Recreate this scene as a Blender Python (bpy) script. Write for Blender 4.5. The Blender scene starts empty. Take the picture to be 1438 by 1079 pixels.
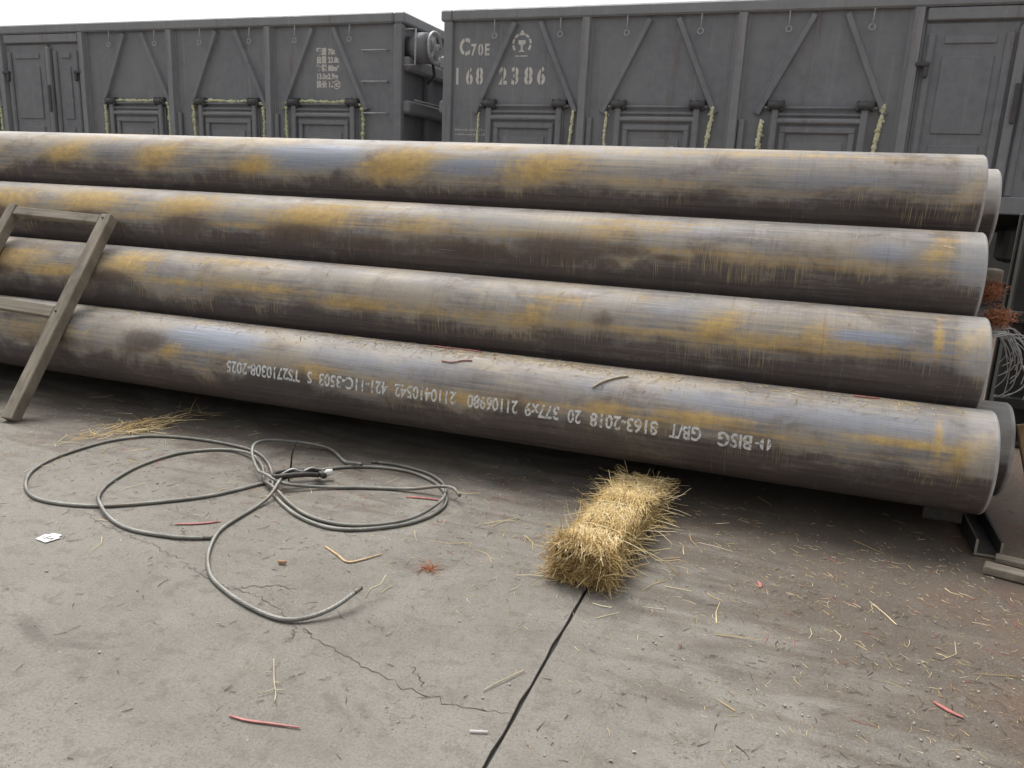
import bpy, bmesh, math, random
import numpy as np
from mathutils import Vector, Matrix

random.seed(7)
rng = np.random.default_rng(7)
R_ = math.radians
scene = bpy.context.scene
COL = scene.collection

# ------------------------------------------------------------------ camera
cd = bpy.data.cameras.new('camera')
cam = bpy.data.objects.new('camera', cd)
COL.objects.link(cam)
cd.sensor_fit = 'HORIZONTAL'
cd.sensor_width = 36.0
cd.lens = 1106.5 / 1438.0 * 36.0
cd.clip_end = 2000
fw = Vector((-0.32374, 0.91628, -0.23585)); rt = Vector((0.93830, 0.34296, 0.04440)); up = Vector((-0.12157, 0.20693, 0.97077))
M4 = Matrix((rt, up, -fw)).transposed().to_4x4()
M4.translation = Vector((0, 0, 1.1585))
cam.matrix_world = M4
scene.camera = cam

# ------------------------------------------------------------------ sky, sun, exposure
SUN_EL, SUN_AZ = 58.0, -50.0            # azimuth measured from +Y (away from camera) towards +X
world = bpy.data.worlds.new('World'); scene.world = world
world.use_nodes = True
wn = world.node_tree.nodes; wl = world.node_tree.links
wn.clear()
sky = wn.new('ShaderNodeTexSky'); sky.sky_type = 'NISHITA'; sky.sun_disc = False
sky.sun_elevation = R_(SUN_EL); sky.sun_rotation = R_(SUN_AZ)
sky.air_density = 1.0; sky.dust_density = 6.0; sky.ozone_density = 1.0; sky.altitude = 0
hs = wn.new('ShaderNodeHueSaturation'); hs.inputs['Saturation'].default_value = 0.12
bg = wn.new('ShaderNodeBackground'); bg.inputs['Strength'].default_value = 0.15
wo = wn.new('ShaderNodeOutputWorld')
wl.new(sky.outputs[0], hs.inputs['Color']); wl.new(hs.outputs[0], bg.inputs['Color']); wl.new(bg.outputs[0], wo.inputs['Surface'])

sl = bpy.data.lights.new('sun', 'SUN'); sl.energy = 1.2; sl.angle = R_(35); sl.color = (1.0, 0.965, 0.92)
so = bpy.data.objects.new('sun', sl); COL.objects.link(so)
sd = Vector((math.sin(R_(SUN_AZ)) * math.cos(R_(SUN_EL)), math.cos(R_(SUN_AZ)) * math.cos(R_(SUN_EL)), math.sin(R_(SUN_EL))))
so.rotation_euler = sd.to_track_quat('Z', 'Y').to_euler()
so.location = sd * 30

vs = scene.view_settings
vs.view_transform = 'Standard'; vs.look = 'None'; vs.gamma = 1.0; vs.use_curve_mapping = False
vs.exposure = 0.46
scene.cycles.max_bounces = 5; scene.cycles.diffuse_bounces = 3; scene.cycles.glossy_bounces = 2; scene.cycles.use_adaptive_sampling = True; scene.cycles.adaptive_threshold = 0.015

# ------------------------------------------------------------------ material helpers
class NT:
    def __init__(s, name):
        s.m = bpy.data.materials.new(name); s.m.use_nodes = True
        s.t = s.m.node_tree; s.n = s.t.nodes; s.l = s.t.links
        s.n.clear()
        s.out = s.n.new('ShaderNodeOutputMaterial'); s.b = s.n.new('ShaderNodeBsdfPrincipled')
        s.l.new(s.b.outputs[0], s.out.inputs['Surface'])
    def put(s, sock, v):
        if v is None: return
        if hasattr(v, 'is_output'): s.l.new(v, sock)
        elif isinstance(v, (tuple, list)) and len(v) == 3 and sock.type == 'RGBA': sock.default_value = (*v, 1)
        else: sock.default_value = v
    def set(s, **k):
        for a, v in k.items(): s.put(s.b.inputs[a.replace('_', ' ')], v)
        return s
    def coord(s, which='Object'):
        return s.n.new('ShaderNodeTexCoord').outputs[which]
    def attr(s, name, out='Fac'):
        a = s.n.new('ShaderNodeAttribute'); a.attribute_name = name; return a.outputs[out]
    def mapv(s, v, scale=(1, 1, 1), loc=(0, 0, 0), rot=(0, 0, 0)):
        m = s.n.new('ShaderNodeMapping'); s.l.new(v, m.inputs['Vector'])
        m.inputs['Scale'].default_value = scale; m.inputs['Location'].default_value = loc; m.inputs['Rotation'].default_value = rot
        return m.outputs[0]
    def noise(s, v, scale=1.0, detail=4, rough=.55, dist=0.0, out='Fac'):
        n = s.n.new('ShaderNodeTexNoise'); s.l.new(v, n.inputs['Vector'])
        n.inputs['Scale'].default_value = scale; n.inputs['Detail'].default_value = detail
        n.inputs['Roughness'].default_value = rough; n.inputs['Distortion'].default_value = dist
        return n.outputs[out]
    def voro(s, v, scale=1.0, feature='F1'):
        n = s.n.new('ShaderNodeTexVoronoi'); n.feature = feature; s.l.new(v, n.inputs['Vector']); n.inputs['Scale'].default_value = scale
        return n.outputs['Distance']
    def math(s, op, a, b=None, c=None, clamp=False):
        n = s.n.new('ShaderNodeMath'); n.operation = op; n.use_clamp = clamp
        for i, v in enumerate((a, b, c)):
            if v is not None: s.put(n.inputs[i], v)
        return n.outputs[0]
    def rng(s, v, a, b, c=0., d=1., smooth=True):
        n = s.n.new('ShaderNodeMapRange'); n.interpolation_type = 'SMOOTHSTEP' if smooth else 'LINEAR'
        s.put(n.inputs[0], v)
        for i, x in zip((1, 2, 3, 4), (a, b, c, d)): s.put(n.inputs[i], x)
        return n.outputs[0]
    def mix(s, f, a, b):
        n = s.n.new('ShaderNodeMix'); n.data_type = 'RGBA'
        s.put(n.inputs[0], f); s.put(n.inputs[6], a); s.put(n.inputs[7], b)
        return n.outputs[2]
    def ramp(s, v, stops):
        n = s.n.new('ShaderNodeValToRGB'); s.put(n.inputs[0], v)
        e = n.color_ramp.elements
        while len(e) < len(stops): e.new(.5)
        for q, (p_, c_) in zip(e, stops): q.position = p_; q.color = (*c_, 1)
        return n.outputs[0]
    def bump(s, h, strength=.3, dist=.01):
        n = s.n.new('ShaderNodeBump'); n.inputs['Strength'].default_value = strength; n.inputs['Distance'].default_value = dist
        s.put(n.inputs['Height'], h); s.l.new(n.outputs[0], s.b.inputs['Normal'])
        return n
    def sep(s, v):
        n = s.n.new('ShaderNodeSeparateXYZ'); s.l.new(v, n.inputs[0]); return n.outputs

def mat_simple(name, col, rough=.7, var=.25, scale=20, metallic=0., bump=.15, bd=.004):
    t = NT(name); v = t.coord()
    n = t.noise(v, scale, 5, .6)
    lo = tuple(c * (1 - var) for c in col); hi = tuple(min(1, c * (1 + var)) for c in col)
    t.set(Base_Color=t.ramp(n, [(.3, lo), (.7, hi)]), Roughness=rough, Metallic=metallic)
    if bump: t.bump(t.noise(v, scale * 3, 4), bump, bd)
    return t.m

# --- concrete
t = NT('concrete'); v = t.coord()
n1 = t.noise(v, .9, 6, .6); n2 = t.noise(v, 4.5, 6, .65); n3 = t.noise(v, 60, 4, .6); n4 = t.noise(t.mapv(v, (1.2, 5, 1), rot=(0, 0, .35)), 2.2, 5, .6, .6)
base = t.ramp(n2, [(.25, (.152, .138, .115)), (.5, (.214, .197, .168)), (.75, (.272, .253, .220))])
base = t.mix(t.rng(n1, .42, .62, 0, .42), base, (.30, .282, .248))
S = t.sep(v)
# brown dust and straw dirt lying in drifts near the stack and on the right
dirtfield = t.math('ADD', t.math('MULTIPLY', t.rng(S[1], 1.35, 2.9, 0, 1, False), .55), t.math('MULTIPLY', t.rng(S[0], -.6, .6, 0, 1, False), .52))
dirt = t.rng(t.math('ADD', dirtfield, t.math('MULTIPLY', t.math('SUBTRACT', n4, .5), 1.3)), .22, .78, 0, .90)
base = t.mix(dirt, base, t.ramp(n2, [(.3, (.070, .050, .035)), (.7, (.130, .098, .071))]))
red = t.rng(t.math('ADD', t.noise(v, 1.7, 5, .6, .4), t.rng(S[0], -.2, .9, -.28, .16, False)), .50, .68, 0, .70)
base = t.mix(red, base, (.125, .066, .042))
spk = t.rng(n3, .60, .74, 0, .55); base = t.mix(spk, base, (.10, .088, .073))
spk2 = t.rng(t.noise(t.mapv(v, (1, 1, 1), (7, 3, 1)), 130, 3, .5), .66, .78, 0, .5); base = t.mix(spk2, base, (.36, .34, .31))
scr = t.rng(t.noise(t.mapv(v, (6, 70, 1), rot=(0, 0, -.55)), 1.5, 4, .6), .60, .72, 0, .35); base = t.mix(scr, base, (.11, .099, .082))
scr2 = t.rng(t.noise(t.mapv(v, (70, 5, 1), rot=(0, 0, .9)), 1.2, 4, .6), .62, .74, 0, .28); base = t.mix(scr2, base, (.31, .29, .26))
blot = t.rng(t.noise(t.mapv(v, (1, 1, 1), (3, 9, 0)), 11, 4, .55, .8), .64, .74, 0, .4); base = t.mix(blot, base, (.105, .094, .079))
mt = t.noise(v, 17, 6, .72); base = t.mix(t.rng(mt, .50, .64, 0, .45), base, (.115, .101, .083)); base = t.mix(t.rng(t.noise(t.mapv(v, (1, 1, 1), (2, 6, 1)), 29, 6, .75), .54, .74, 0, .40), base, (.32, .30, .265))
pit = t.voro(t.mapv(v, (1, 1, 1), (1, 4, 0)), 85); pitm = t.math('MULTIPLY', t.rng(pit, .20, .08, 0, .75), t.rng(t.noise(v, 6, 4, .6), .48, .62, 0, 1)); base = t.mix(pitm, base, (.055, .048, .04))
agg = t.noise(t.mapv(v, (1, 1, 1), (4, 4, 4)), 135, 4, .8); base = t.mix(t.rng(agg, .50, .64, 0, .42), base, (.105, .093, .076)); base = t.mix(t.rng(agg, .46, .34, 0, .32), base, (.37, .35, .31))
oil = t.rng(t.noise(t.mapv(v, (1, 1.4, 1), (11, 2, 0)), 1.9, 6, .68, .9), .60, .72, 0, .5); base = t.mix(oil, base, (.075, .065, .053))
gr = t.noise(v, 330, 3, .7); base = t.mix(t.rng(gr, .50, .72, 0, .35), base, (.095, .085, .07)); base = t.mix(t.rng(gr, .45, .28, 0, .28), base, (.36, .34, .30))
t.set(Base_Color=base, Roughness=t.rng(n2, .3, .7, .72, .92))
hgt = t.math('ADD', t.math('MULTIPLY', n3, .5), t.math('ADD', n2, t.math('MULTIPLY', t.noise(v, 240, 3, .6), .25)))
t.bump(t.math('ADD', t.math('ADD', hgt, t.math('MULTIPLY', agg, .6)), t.math('SUBTRACT', t.math('MULTIPLY', mt, .5), pitm)), .7, .007)
M_CONC = t.m
M_JOINT = mat_simple('joint_tar', (.028, .025, .022), .8, .4, 40)
M_CRACK = mat_simple('crack_dirt', (.06, .052, .043), .9, .4, 60)
M_GROUND = mat_simple('yard_ground', (.24, .225, .20), .9, .3, 1.5)

# --- steel pipe
def pipe_mat():
    t = NT('pipe_steel'); P = t.attr('pc', 'Vector')
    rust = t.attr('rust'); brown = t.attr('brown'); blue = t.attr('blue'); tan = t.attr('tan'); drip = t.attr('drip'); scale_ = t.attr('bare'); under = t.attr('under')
    big = t.noise(t.mapv(P, (1.3, 3.2, 1)), 1.6, 5, .6)
    stre = t.noise(t.mapv(P, (1.6, 75, 1)), 1.0, 6, .65)
    stre2 = t.noise(t.mapv(P, (3.5, 260, 1), (4, 2, 0)), 1.0, 4, .6)
    fine = t.noise(P, 190, 4, .65); mid = t.noise(t.mapv(P, (1, 1.4, 1)), 22, 6, .7)
    ring = t.noise(t.mapv(P, (55, 2.0, 1)), 1.0, 5, .65)
    c = t.ramp(stre, [(.25, (.135, .129, .127)), (.5, (.225, .215, .208)), (.78, (.39, .365, .345))])
    c = t.mix(t.rng(big, .40, .62, 0, .75), c, t.ramp(stre2, [(.3, (.25, .222, .195)), (.7, (.405, .366, .325))]))
    c = t.mix(t.rng(ring, .52, .74, 0, .42), c, (.115, .105, .10))
    BLUE = (t.math('MULTIPLY', t.rng(t.math('ADD', blue, t.math('MULTIPLY', t.math('SUBTRACT', mid, .5), .7)), .25, .75, 0, .95), 1.0), t.ramp(stre2, [(.3, (.185, .20, .235)), (.7, (.335, .36, .42))]))
    # brown mottling, uneven mill scale
    mo = t.noise(t.mapv(P, (1.0, 1.7, 1), (3, 1, 4)), 4.2, 7, .72, .5)
    c = t.mix(t.rng(mo, .46, .70, 0, .70), c, t.ramp(fine, [(.3, (.098, .070, .056)), (.7, (.175, .132, .106))]))
    c = t.mix(t.rng(t.noise(t.mapv(P, (1.0, 1.3, 1), (8, 1, 2)), 9.5, 7, .75), .54, .68, 0, .5), c, (.40, .37, .335))
    # general light rust film
    film = t.rng(t.math('ADD', t.noise(t.mapv(P, (2.2, 5.5, 1), (9, 1, 0)), 1.3, 6, .65), t.math('MULTIPLY', t.math('SUBTRACT', stre, .5), .5)), .44, .74, 0, .55)
    c = t.mix(film, c, (.47, .385, .25))
    c = t.mix(BLUE[0], c, BLUE[1])
    # tan dust
    tm = t.rng(t.math('ADD', tan, t.math('MULTIPLY', t.math('SUBTRACT', mid, .5), .9)), .25, .8, 0, .8)
    c = t.mix(tm, c, t.ramp(fine, [(.3, (.24, .195, .145)), (.7, (.40, .345, .27))]))
    # ochre rust bands
    rw = t.math('ADD', t.math('MULTIPLY', t.math('SUBTRACT', mid, .5), 1.1), t.math('ADD', t.math('MULTIPLY', t.math('SUBTRACT', stre, .5), 1.1), t.math('MULTIPLY', t.math('SUBTRACT', ring, .5), .7)))
    rm = t.rng(t.math('ADD', rust, rw), .08, 1.08, 0, .92)
    c = t.mix(rm, c, t.ramp(t.math('ADD', t.math('MULTIPLY', mid, .6), t.math('MULTIPLY', fine, .4)), [(.3, (.34, .20, .055)), (.5, (.51, .34, .115)), (.72, (.64, .475, .225))]))
    # lower flank: colour mixed to dark brown-grey below an uneven line
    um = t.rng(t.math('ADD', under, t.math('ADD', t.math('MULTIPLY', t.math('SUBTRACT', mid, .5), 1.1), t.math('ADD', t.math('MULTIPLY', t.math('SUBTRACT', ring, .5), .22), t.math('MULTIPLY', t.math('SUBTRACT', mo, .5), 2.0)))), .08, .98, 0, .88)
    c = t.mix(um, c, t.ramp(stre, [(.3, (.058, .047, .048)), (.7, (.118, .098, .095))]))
    # fine rust drips running round the lower flank
    dl = t.noise(t.mapv(P, (300, 6.5, 1), (1, 5, 0)), 1.0, 2, .5, .35)
    dsel = t.noise(t.mapv(P, (9, 1.0, 1), (2, 8, 0)), 1.0, 3, .6)
    dm = t.math('MULTIPLY', t.rng(dl, .53, .66, 0, 1), t.rng(t.math('ADD', drip, t.math('MULTIPLY', t.math('SUBTRACT', dsel, .5), 2.6)), .45, 1.0, 0, .72))
    c = t.mix(dm, c, (.42, .33, .19))
    # wet brown stains
    bw = t.math('ADD', brown, t.math('MULTIPLY', t.math('SUBTRACT', mid, .5), 1.0))
    bm = t.rng(bw, .22, .85, 0, .85)
    c = t.mix(bm, c, t.ramp(mid, [(.3, (.066, .044, .036)), (.7, (.135, .095, .076))]))
    # circumferential mill marks
    rg2 = t.noise(t.mapv(P, (130, 3.0, 1), (6, 2, 1)), 1.0, 4, .7)
    c = t.mix(t.rng(rg2, .56, .74, 0, .34), c, (.085, .075, .07)); c = t.mix(t.rng(rg2, .42, .26, 0, .28), c, (.47, .44, .40))
    # scratches and specks of dark scale
    sp = t.rng(t.noise(t.mapv(P, (1, 1, 1), (5, 5, 2)), 75, 4, .7), .64, .72, 0, .6); c = t.mix(sp, c, (.07, .062, .058))
    sc = t.rng(t.noise(t.mapv(P, (2.0, 110, 1), (0, 3, 0), (0, 0, .04)), 1.0, 5, .7), .66, .74, 0, .6); c = t.mix(sc, c, (.52, .50, .475))
    # ground bright bevelled ends
    c = t.mix(t.math('MULTIPLY', scale_, t.rng(mid, .25, .6, .55, .95)), c, (.52, .51, .50))
    rough = t.math('ADD', t.rng(stre, .3, .7, .50, .68), t.math('MULTIPLY', rm, .22), None, True)
    t.set(Specular_IOR_Level=.38, Base_Color=c, Roughness=rough, Metallic=t.math('SUBTRACT', .15, t.math('MULTIPLY', t.math('MAXIMUM', rm, t.math('MAXIMUM', tm, bm)), .45), None, True))
    h = t.math('ADD', t.math('MULTIPLY', fine, .5), t.math('ADD', t.math('MULTIPLY', stre2, .8), t.math('MULTIPLY', rm, .5)))
    t.bump(h, .16, .003)
    return t.m
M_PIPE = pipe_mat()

def worn_paint(name, col, keep=.5, scale=60):
    t = NT(name); v = t.coord()
    n = t.noise(v, scale, 5, .65)
    t.set(Base_Color=t.ramp(t.noise(v, scale * .4, 4), [(.3, tuple(c * .75 for c in col)), (.7, col)]), Roughness=.7)
    tr = t.n.new('ShaderNodeBsdfTransparent'); mx = t.n.new('ShaderNodeMixShader')
    t.put(mx.inputs[0], t.rng(n, keep - .10, keep + .06, .12, 1)); t.l.new(tr.outputs[0], mx.inputs[1]); t.l.new(t.b.outputs[0], mx.inputs[2])
    t.l.new(mx.outputs[0], t.out.inputs['Surface'])
    return t.m
M_PTEXT = worn_paint('pipe_stencil_paint', (.78, .79, .78), .45, 75)
M_WTEXT = worn_paint('wagon_stencil_paint', (.80, .76, .70), .34, 26)

# --- wagon paint: dusty dark grey
def wagon_paint(name, a, b, d):
    t = NT(name); v = t.coord()
    w = t.coord()
    n = t.noise(w, 1.1, 5, .6); n2 = t.noise(w, 9, 5, .6); vs_ = t.noise(t.mapv(w, (14, 14, .55)), 1.0, 5, .65)
    c = t.ramp(n2, [(.3, a), (.7, b)])
    c = t.mix(t.rng(n, .4, .65, 0, .6), c, d)
    c = t.mix(t.rng(vs_, .54, .75, 0, .45), c, tuple(x * 1.25 for x in d))
    c = t.mix(t.rng(t.noise(w, 34, 5, .7), .62, .74, 0, .5), c, (.125, .085, .06))
    c = t.mix(t.rng(t.noise(t.mapv(w, (30, 30, 1.2), (3, 0, 1)), 1.0, 4, .6), .62, .78, 0, .4), c, tuple(x * .55 for x in a))
    t.set(Base_Color=c, Roughness=t.rng(n2, .3, .7, .5, .7))
    rs = t.rng(t.math('ADD', t.noise(t.mapv(w, (5, 5, .5), (1, 2, 0)), 1.0, 6, .7), t.math('MULTIPLY', t.noise(w, 60, 3, .7), .25)), .70, .86, 0, .55)
    c2 = t.mix(rs, c, (.15, .095, .062)); t.put(t.b.inputs['Base Color'], c2)
    t.bump(t.math('ADD', t.noise(w, 1.7, 3), t.math('MULTIPLY', n2, .12)), .45, .05)
    return t.m
M_WAG = wagon_paint('wagon_paint', (.180, .187, .203), (.240, .246, .260), (.266, .267, .275))
M_WAGL = wagon_paint('wagon_rail_paint', (.230, .236, .248), (.280, .285, .296), (.302, .301, .305))
M_UNDER = wagon_paint('wagon_underframe', (.022, .021, .021), (.035, .033, .031), (.045, .038, .032))
M_HINGE = wagon_paint('hinge_paint', (.062, .062, .065), (.09, .09, .092), (.105, .104, .103))
M_STEELROD = mat_simple('worn_rod_steel', (.46, .455, .45), .55, .3, 30, .4)
t = NT('foam'); v = t.coord(); n = t.noise(v, 38, 4, .6)
t.set(Base_Color=t.ramp(n, [(.3, (.36, .38, .18)), (.5, (.68, .69, .42)), (.72, (.85, .85, .66))]), Roughness=.85); t.bump(n, .6, .02); M_FOAM = t.m
t = NT('foam_pale'); v = t.coord(); n = t.noise(v, 38, 4, .6)
t.set(Base_Color=t.ramp(n, [(.3, (.52, .51, .27)), (.5, (.78, .76, .50)), (.72, (.88, .86, .70))]), Roughness=.85); t.bump(n, .6, .02); M_FOAM2 = t.m

# --- straw
t = NT('straw'); f = t.attr('tone')
t.set(Base_Color=t.ramp(f, [(0, (.14, .078, .026)), (.35, (.42, .275, .092)), (.65, (.80, .61, .29)), (1, (.94, .82, .55))]), Roughness=.6)
M_STRAW = t.m
t = NT('coir'); f = t.attr('tone')
t.set(Base_Color=t.ramp(f, [(0, (.15, .05, .022)), (.5, (.40, .15, .065)), (1, (.60, .29, .15))]), Roughness=.75); M_COIR = t.m
t = NT('twig'); f = t.attr('tone')
t.set(Base_Color=t.ramp(f, [(0, (.045, .036, .026)), (.7, (.13, .10, .07)), (1, (.26, .2, .13))]), Roughness=.85); M_TWIG = t.m
t = NT('red_fibre'); f = t.attr('tone')
t.set(Base_Color=t.ramp(f, [(0, (.30, .06, .05)), (.6, (.50, .13, .11)), (1, (.62, .33, .22))]), Roughness=.6); M_REDF = t.m
t = NT('straw_core'); v = t.coord(); n = t.noise(t.mapv(v, (9, 3, 9)), 9, 5, .7)
t.set(Base_Color=t.ramp(n, [(.3, (.11, .07, .028)), (.55, (.33, .235, .10)), (.75, (.52, .40, .19))]), Roughness=.9); t.bump(n, 1, .02); M_CORE = t.m
M_TWINE = mat_simple('twine', (.60, .50, .29), .8, .2, 200)

# --- wood / rope / metal bits
def wood(name, a, b, axis=(1, 14, 14)):
    t = NT(name); v = t.coord()
    n = t.noise(t.mapv(v, axis), 2.0, 6, .65, .6); n2 = t.noise(v, 7, 4)
    c = t.ramp(n, [(.28, a), (.72, b)])
    c = t.mix(t.rng(n2, .5, .7, 0, .5), c, tuple(x * .6 for x in a))
    t.set(Base_Color=c, Roughness=.85); t.bump(n, .5, .004)
    return t.m
M_WOODX = wood('weathered_timber_x', (.14, .115, .085), (.36, .315, .25))
M_WOODS = wood('weathered_timber_slope', (.14, .115, .085), (.36, .315, .25), (14, 2, 2))
M_WOODB = wood('brown_plank', (.14, .085, .045), (.34, .225, .12), (14, 1.5, 1.5))
t = NT('wire_rope'); v = t.coord(); n = t.noise(v, 9, 5, .6); n2 = t.noise(v, 160, 3, .6)
c = t.ramp(n, [(.3, (.15, .147, .128)), (.6, (.275, .272, .245)), (.8, (.38, .37, .335))])
c = t.mix(t.rng(t.noise(v, 4, 4), .55, .7, 0, .5), c, (.18, .125, .08)); c = t.mix(t.rng(n2, .55, .7, 0, .4), c, (.05, .045, .04))
t.set(Base_Color=c, Roughness=.5, Metallic=.45); M_ROPE = t.m
M_CHAN = mat_simple('channel_steel', (.045, .042, .04), .55, .35, 14, .4)
M_CHEDGE = mat_simple('channel_cut_edge', (.30, .275, .215), .5, .3, 40, .3)
M_IRON = mat_simple('dark_iron', (.06, .055, .05), .5, .35, 40, .5)
M_FERR = mat_simple('rusty_ferrule', (.13, .105, .085), .6, .4, 60, .3)
M_OLIVE = mat_simple('olive_steel', (.030, .030, .026), .65, .35, 6)
M_WHITE = mat_simple('white_scrap', (.72, .71, .69), .7, .1, 30)
M_INK = mat_simple('ink', (.04, .04, .045), .7, .1, 30)
M_RED = mat_simple('red_plastic', (.42, .15, .135), .5, .35, 50)
M_CORK = mat_simple('tan_plug', (.42, .24, .12), .7, .3, 60)
M_PEBBLE = mat_simple('pebble', (.34, .32, .29), .85, .35, 30)
M_WIRE = mat_simple('strand_wire', (.45, .45, .45), .4, .25, 30, .6)
M_RAIL = mat_simple('rail_steel', (.16, .12, .095), .5, .3, 10, .5)

# ------------------------------------------------------------------ mesh helpers
class MB:
    def __init__(s): s.v = []; s.f = []; s.tone = []; s.sm = []
    def add(s, verts, faces, tone=.5, smooth=False):
        o = len(s.v); s.v.extend(verts); s.f.extend([tuple(i + o for i in f_) for f_ in faces])
        s.tone.extend([tone] * len(verts)); s.sm.extend([smooth] * len(faces)); return s
    def box(s, c, size, rot=None, bev=0.0, tone=.5, taper=None):
        x, y, z = (q / 2 for q in size)
        if bev > 0:
            b = min(bev, x * .9, y * .9, z * .9)
            bm = bmesh.new(); bmesh.ops.create_cube(bm, size=1)
            for v_ in bm.verts: v_.co = Vector((v_.co.x * 2 * x, v_.co.y * 2 * y, v_.co.z * 2 * z))
            bmesh.ops.bevel(bm, geom=list(bm.edges), offset=b, segments=1, affect='EDGES')
            bm.verts.index_update()
            vv = [v_.co.copy() for v_ in bm.verts]; ff = [tuple(v_.index for v_ in f_.verts) for f_ in bm.faces]; bm.free()
        else:
            vv = [Vector((sx * x, sy * y, sz * z)) for sx in (-1, 1) for sy in (-1, 1) for sz in (-1, 1)]
            ff = [(0, 1, 3, 2), (4, 6, 7, 5), (0, 4, 5, 1), (2, 3, 7, 6), (0, 2, 6, 4), (1, 5, 7, 3)]
        if rot is not None: vv = [rot @ q for q in vv]
        C = Vector(c)
        return s.add([tuple(q + C) for q in vv], ff, tone)
    def bar(s, a, b, w, d, upv=(0, 0, 1), bev=0.0, tone=.5):
        """box from a to b, w wide across, d along upv"""
        a, b = Vector(a), Vector(b); ax = (b - a); L = ax.length; ax.normalize()
        u = Vector(upv); u = (u - ax * u.dot(ax)).normalized(); w_ = ax.cross(u)
        rot = Matrix((ax, w_, u)).transposed()
        return s.box((a + b) / 2, (L, w, d), rot, bev, tone)
    def tube(s, path, r, n=8, tone=.5, caps=True, smooth=True):
        P = [Vector(p_) for p_ in path]; m = len(P); rr = r if isinstance(r, (list, tuple, np.ndarray)) else [r] * m
        vv = []; u = None
        for i, p_ in enumerate(P):
            d = (P[min(i + 1, m - 1)] - P[max(i - 1, 0)]).normalized()
            if u is None:
                u = d.orthogonal().normalized()
            u = (u - d * u.dot(d)).normalized(); w = d.cross(u)
            for k in range(n):
                a = 2 * math.pi * k / n
                vv.append(tuple(p_ + (u * math.cos(a) + w * math.sin(a)) * rr[i]))
        ff = [(i * n + k, i * n + (k + 1) % n, (i + 1) * n + (k + 1) % n, (i + 1) * n + k) for i in range(m - 1) for k in range(n)]
        if caps: ff += [tuple(range(n - 1, -1, -1)), tuple((m - 1) * n + k for k in range(n))]
        return s.add(vv, ff, tone, smooth)
    def ring(s, c, axis, R, r, n=24, k=8, a0=0, a1=2 * math.pi):
        ax = Vector(axis).normalized(); u = ax.orthogonal().normalized(); w = ax.cross(u); C = Vector(c)
        full = abs(a1 - a0 - 2 * math.pi) < 1e-6
        pts = [C + (u * math.cos(a) + w * math.sin(a)) * R for a in np.linspace(a0, a1, n + 1)]
        return s.tube(pts, r, k, caps=not full)
    def prism(s, poly, z0, z1, f=lambda x, y, z: (x, y, z)):
        n = len(poly)
        vv = [f(x, y, z0) for x, y in poly] + [f(x, y, z1) for x, y in poly]
        ff = [tuple(range(n - 1, -1, -1)), tuple(range(n, 2 * n))] + [(i, (i + 1) % n, n + (i + 1) % n, n + i) for i in range(n)]
        return s.add(vv, ff)
    def mesh(s, name, mat, org=(0, 0, 0)):
        me = bpy.data.meshes.new(name)
        V = np.array(s.v, dtype=float) - np.array(org)
        me.from_pydata(V.tolist(), [], s.f); me.update()
        bm = bmesh.new(); bm.from_mesh(me); bmesh.ops.recalc_face_normals(bm, faces=bm.faces); bm.to_mesh(me); bm.free()
        me.polygons.foreach_set('use_smooth', s.sm)
        a = me.attributes.new('tone', 'FLOAT', 'POINT'); a.data.foreach_set('value', np.array(s.tone, dtype=np.float32))
        me.materials.append(mat); return me
    def build(s, name, mat, parent=None, org=(0, 0, 0), label=None):
        """mesh given in the parent's frame when parented, else in the world with its origin at org"""
        return link(name, s.mesh(name, mat, org), parent, org, label)
def link(name, me, parent=None, loc=(0, 0, 0), label=None, rot=None):
    o = bpy.data.objects.new(name, me); COL.objects.link(o); o.location = loc
    if rot is not None: o.rotation_euler = rot
    if parent is not None: o.parent = parent
    if label: o['label'] = label
    return o
def tag(o, label, cat, group=None, kind=None):
    if label: o['label'] = label
    if cat: o['category'] = cat
    if group: o['group'] = group
    if kind: o['kind'] = kind
    return o
def thing(name, loc, label, cat, group=None):
    o = bpy.data.objects.new(name, None); COL.objects.link(o); o.location = loc; o.empty_display_size = .1
    return tag(o, label, cat, group)

def catmull(pts, n=10):
    P = [np.array(p_, float) for p_ in pts]; P = [2 * P[0] - P[1]] + P + [2 * P[-1] - P[-2]]
    out = []
    for i in range(1, len(P) - 2):
        a, b, c, d = P[i - 1:i + 3]
        for t_ in np.linspace(0, 1, n, endpoint=False):
            out.append(.5 * (2 * b + (c - a) * t_ + (2 * a - 5 * b + 4 * c - d) * t_ ** 2 + (3 * b - a - 3 * c + d) * t_ ** 3))
    out.append(P[-2]); return out

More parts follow.
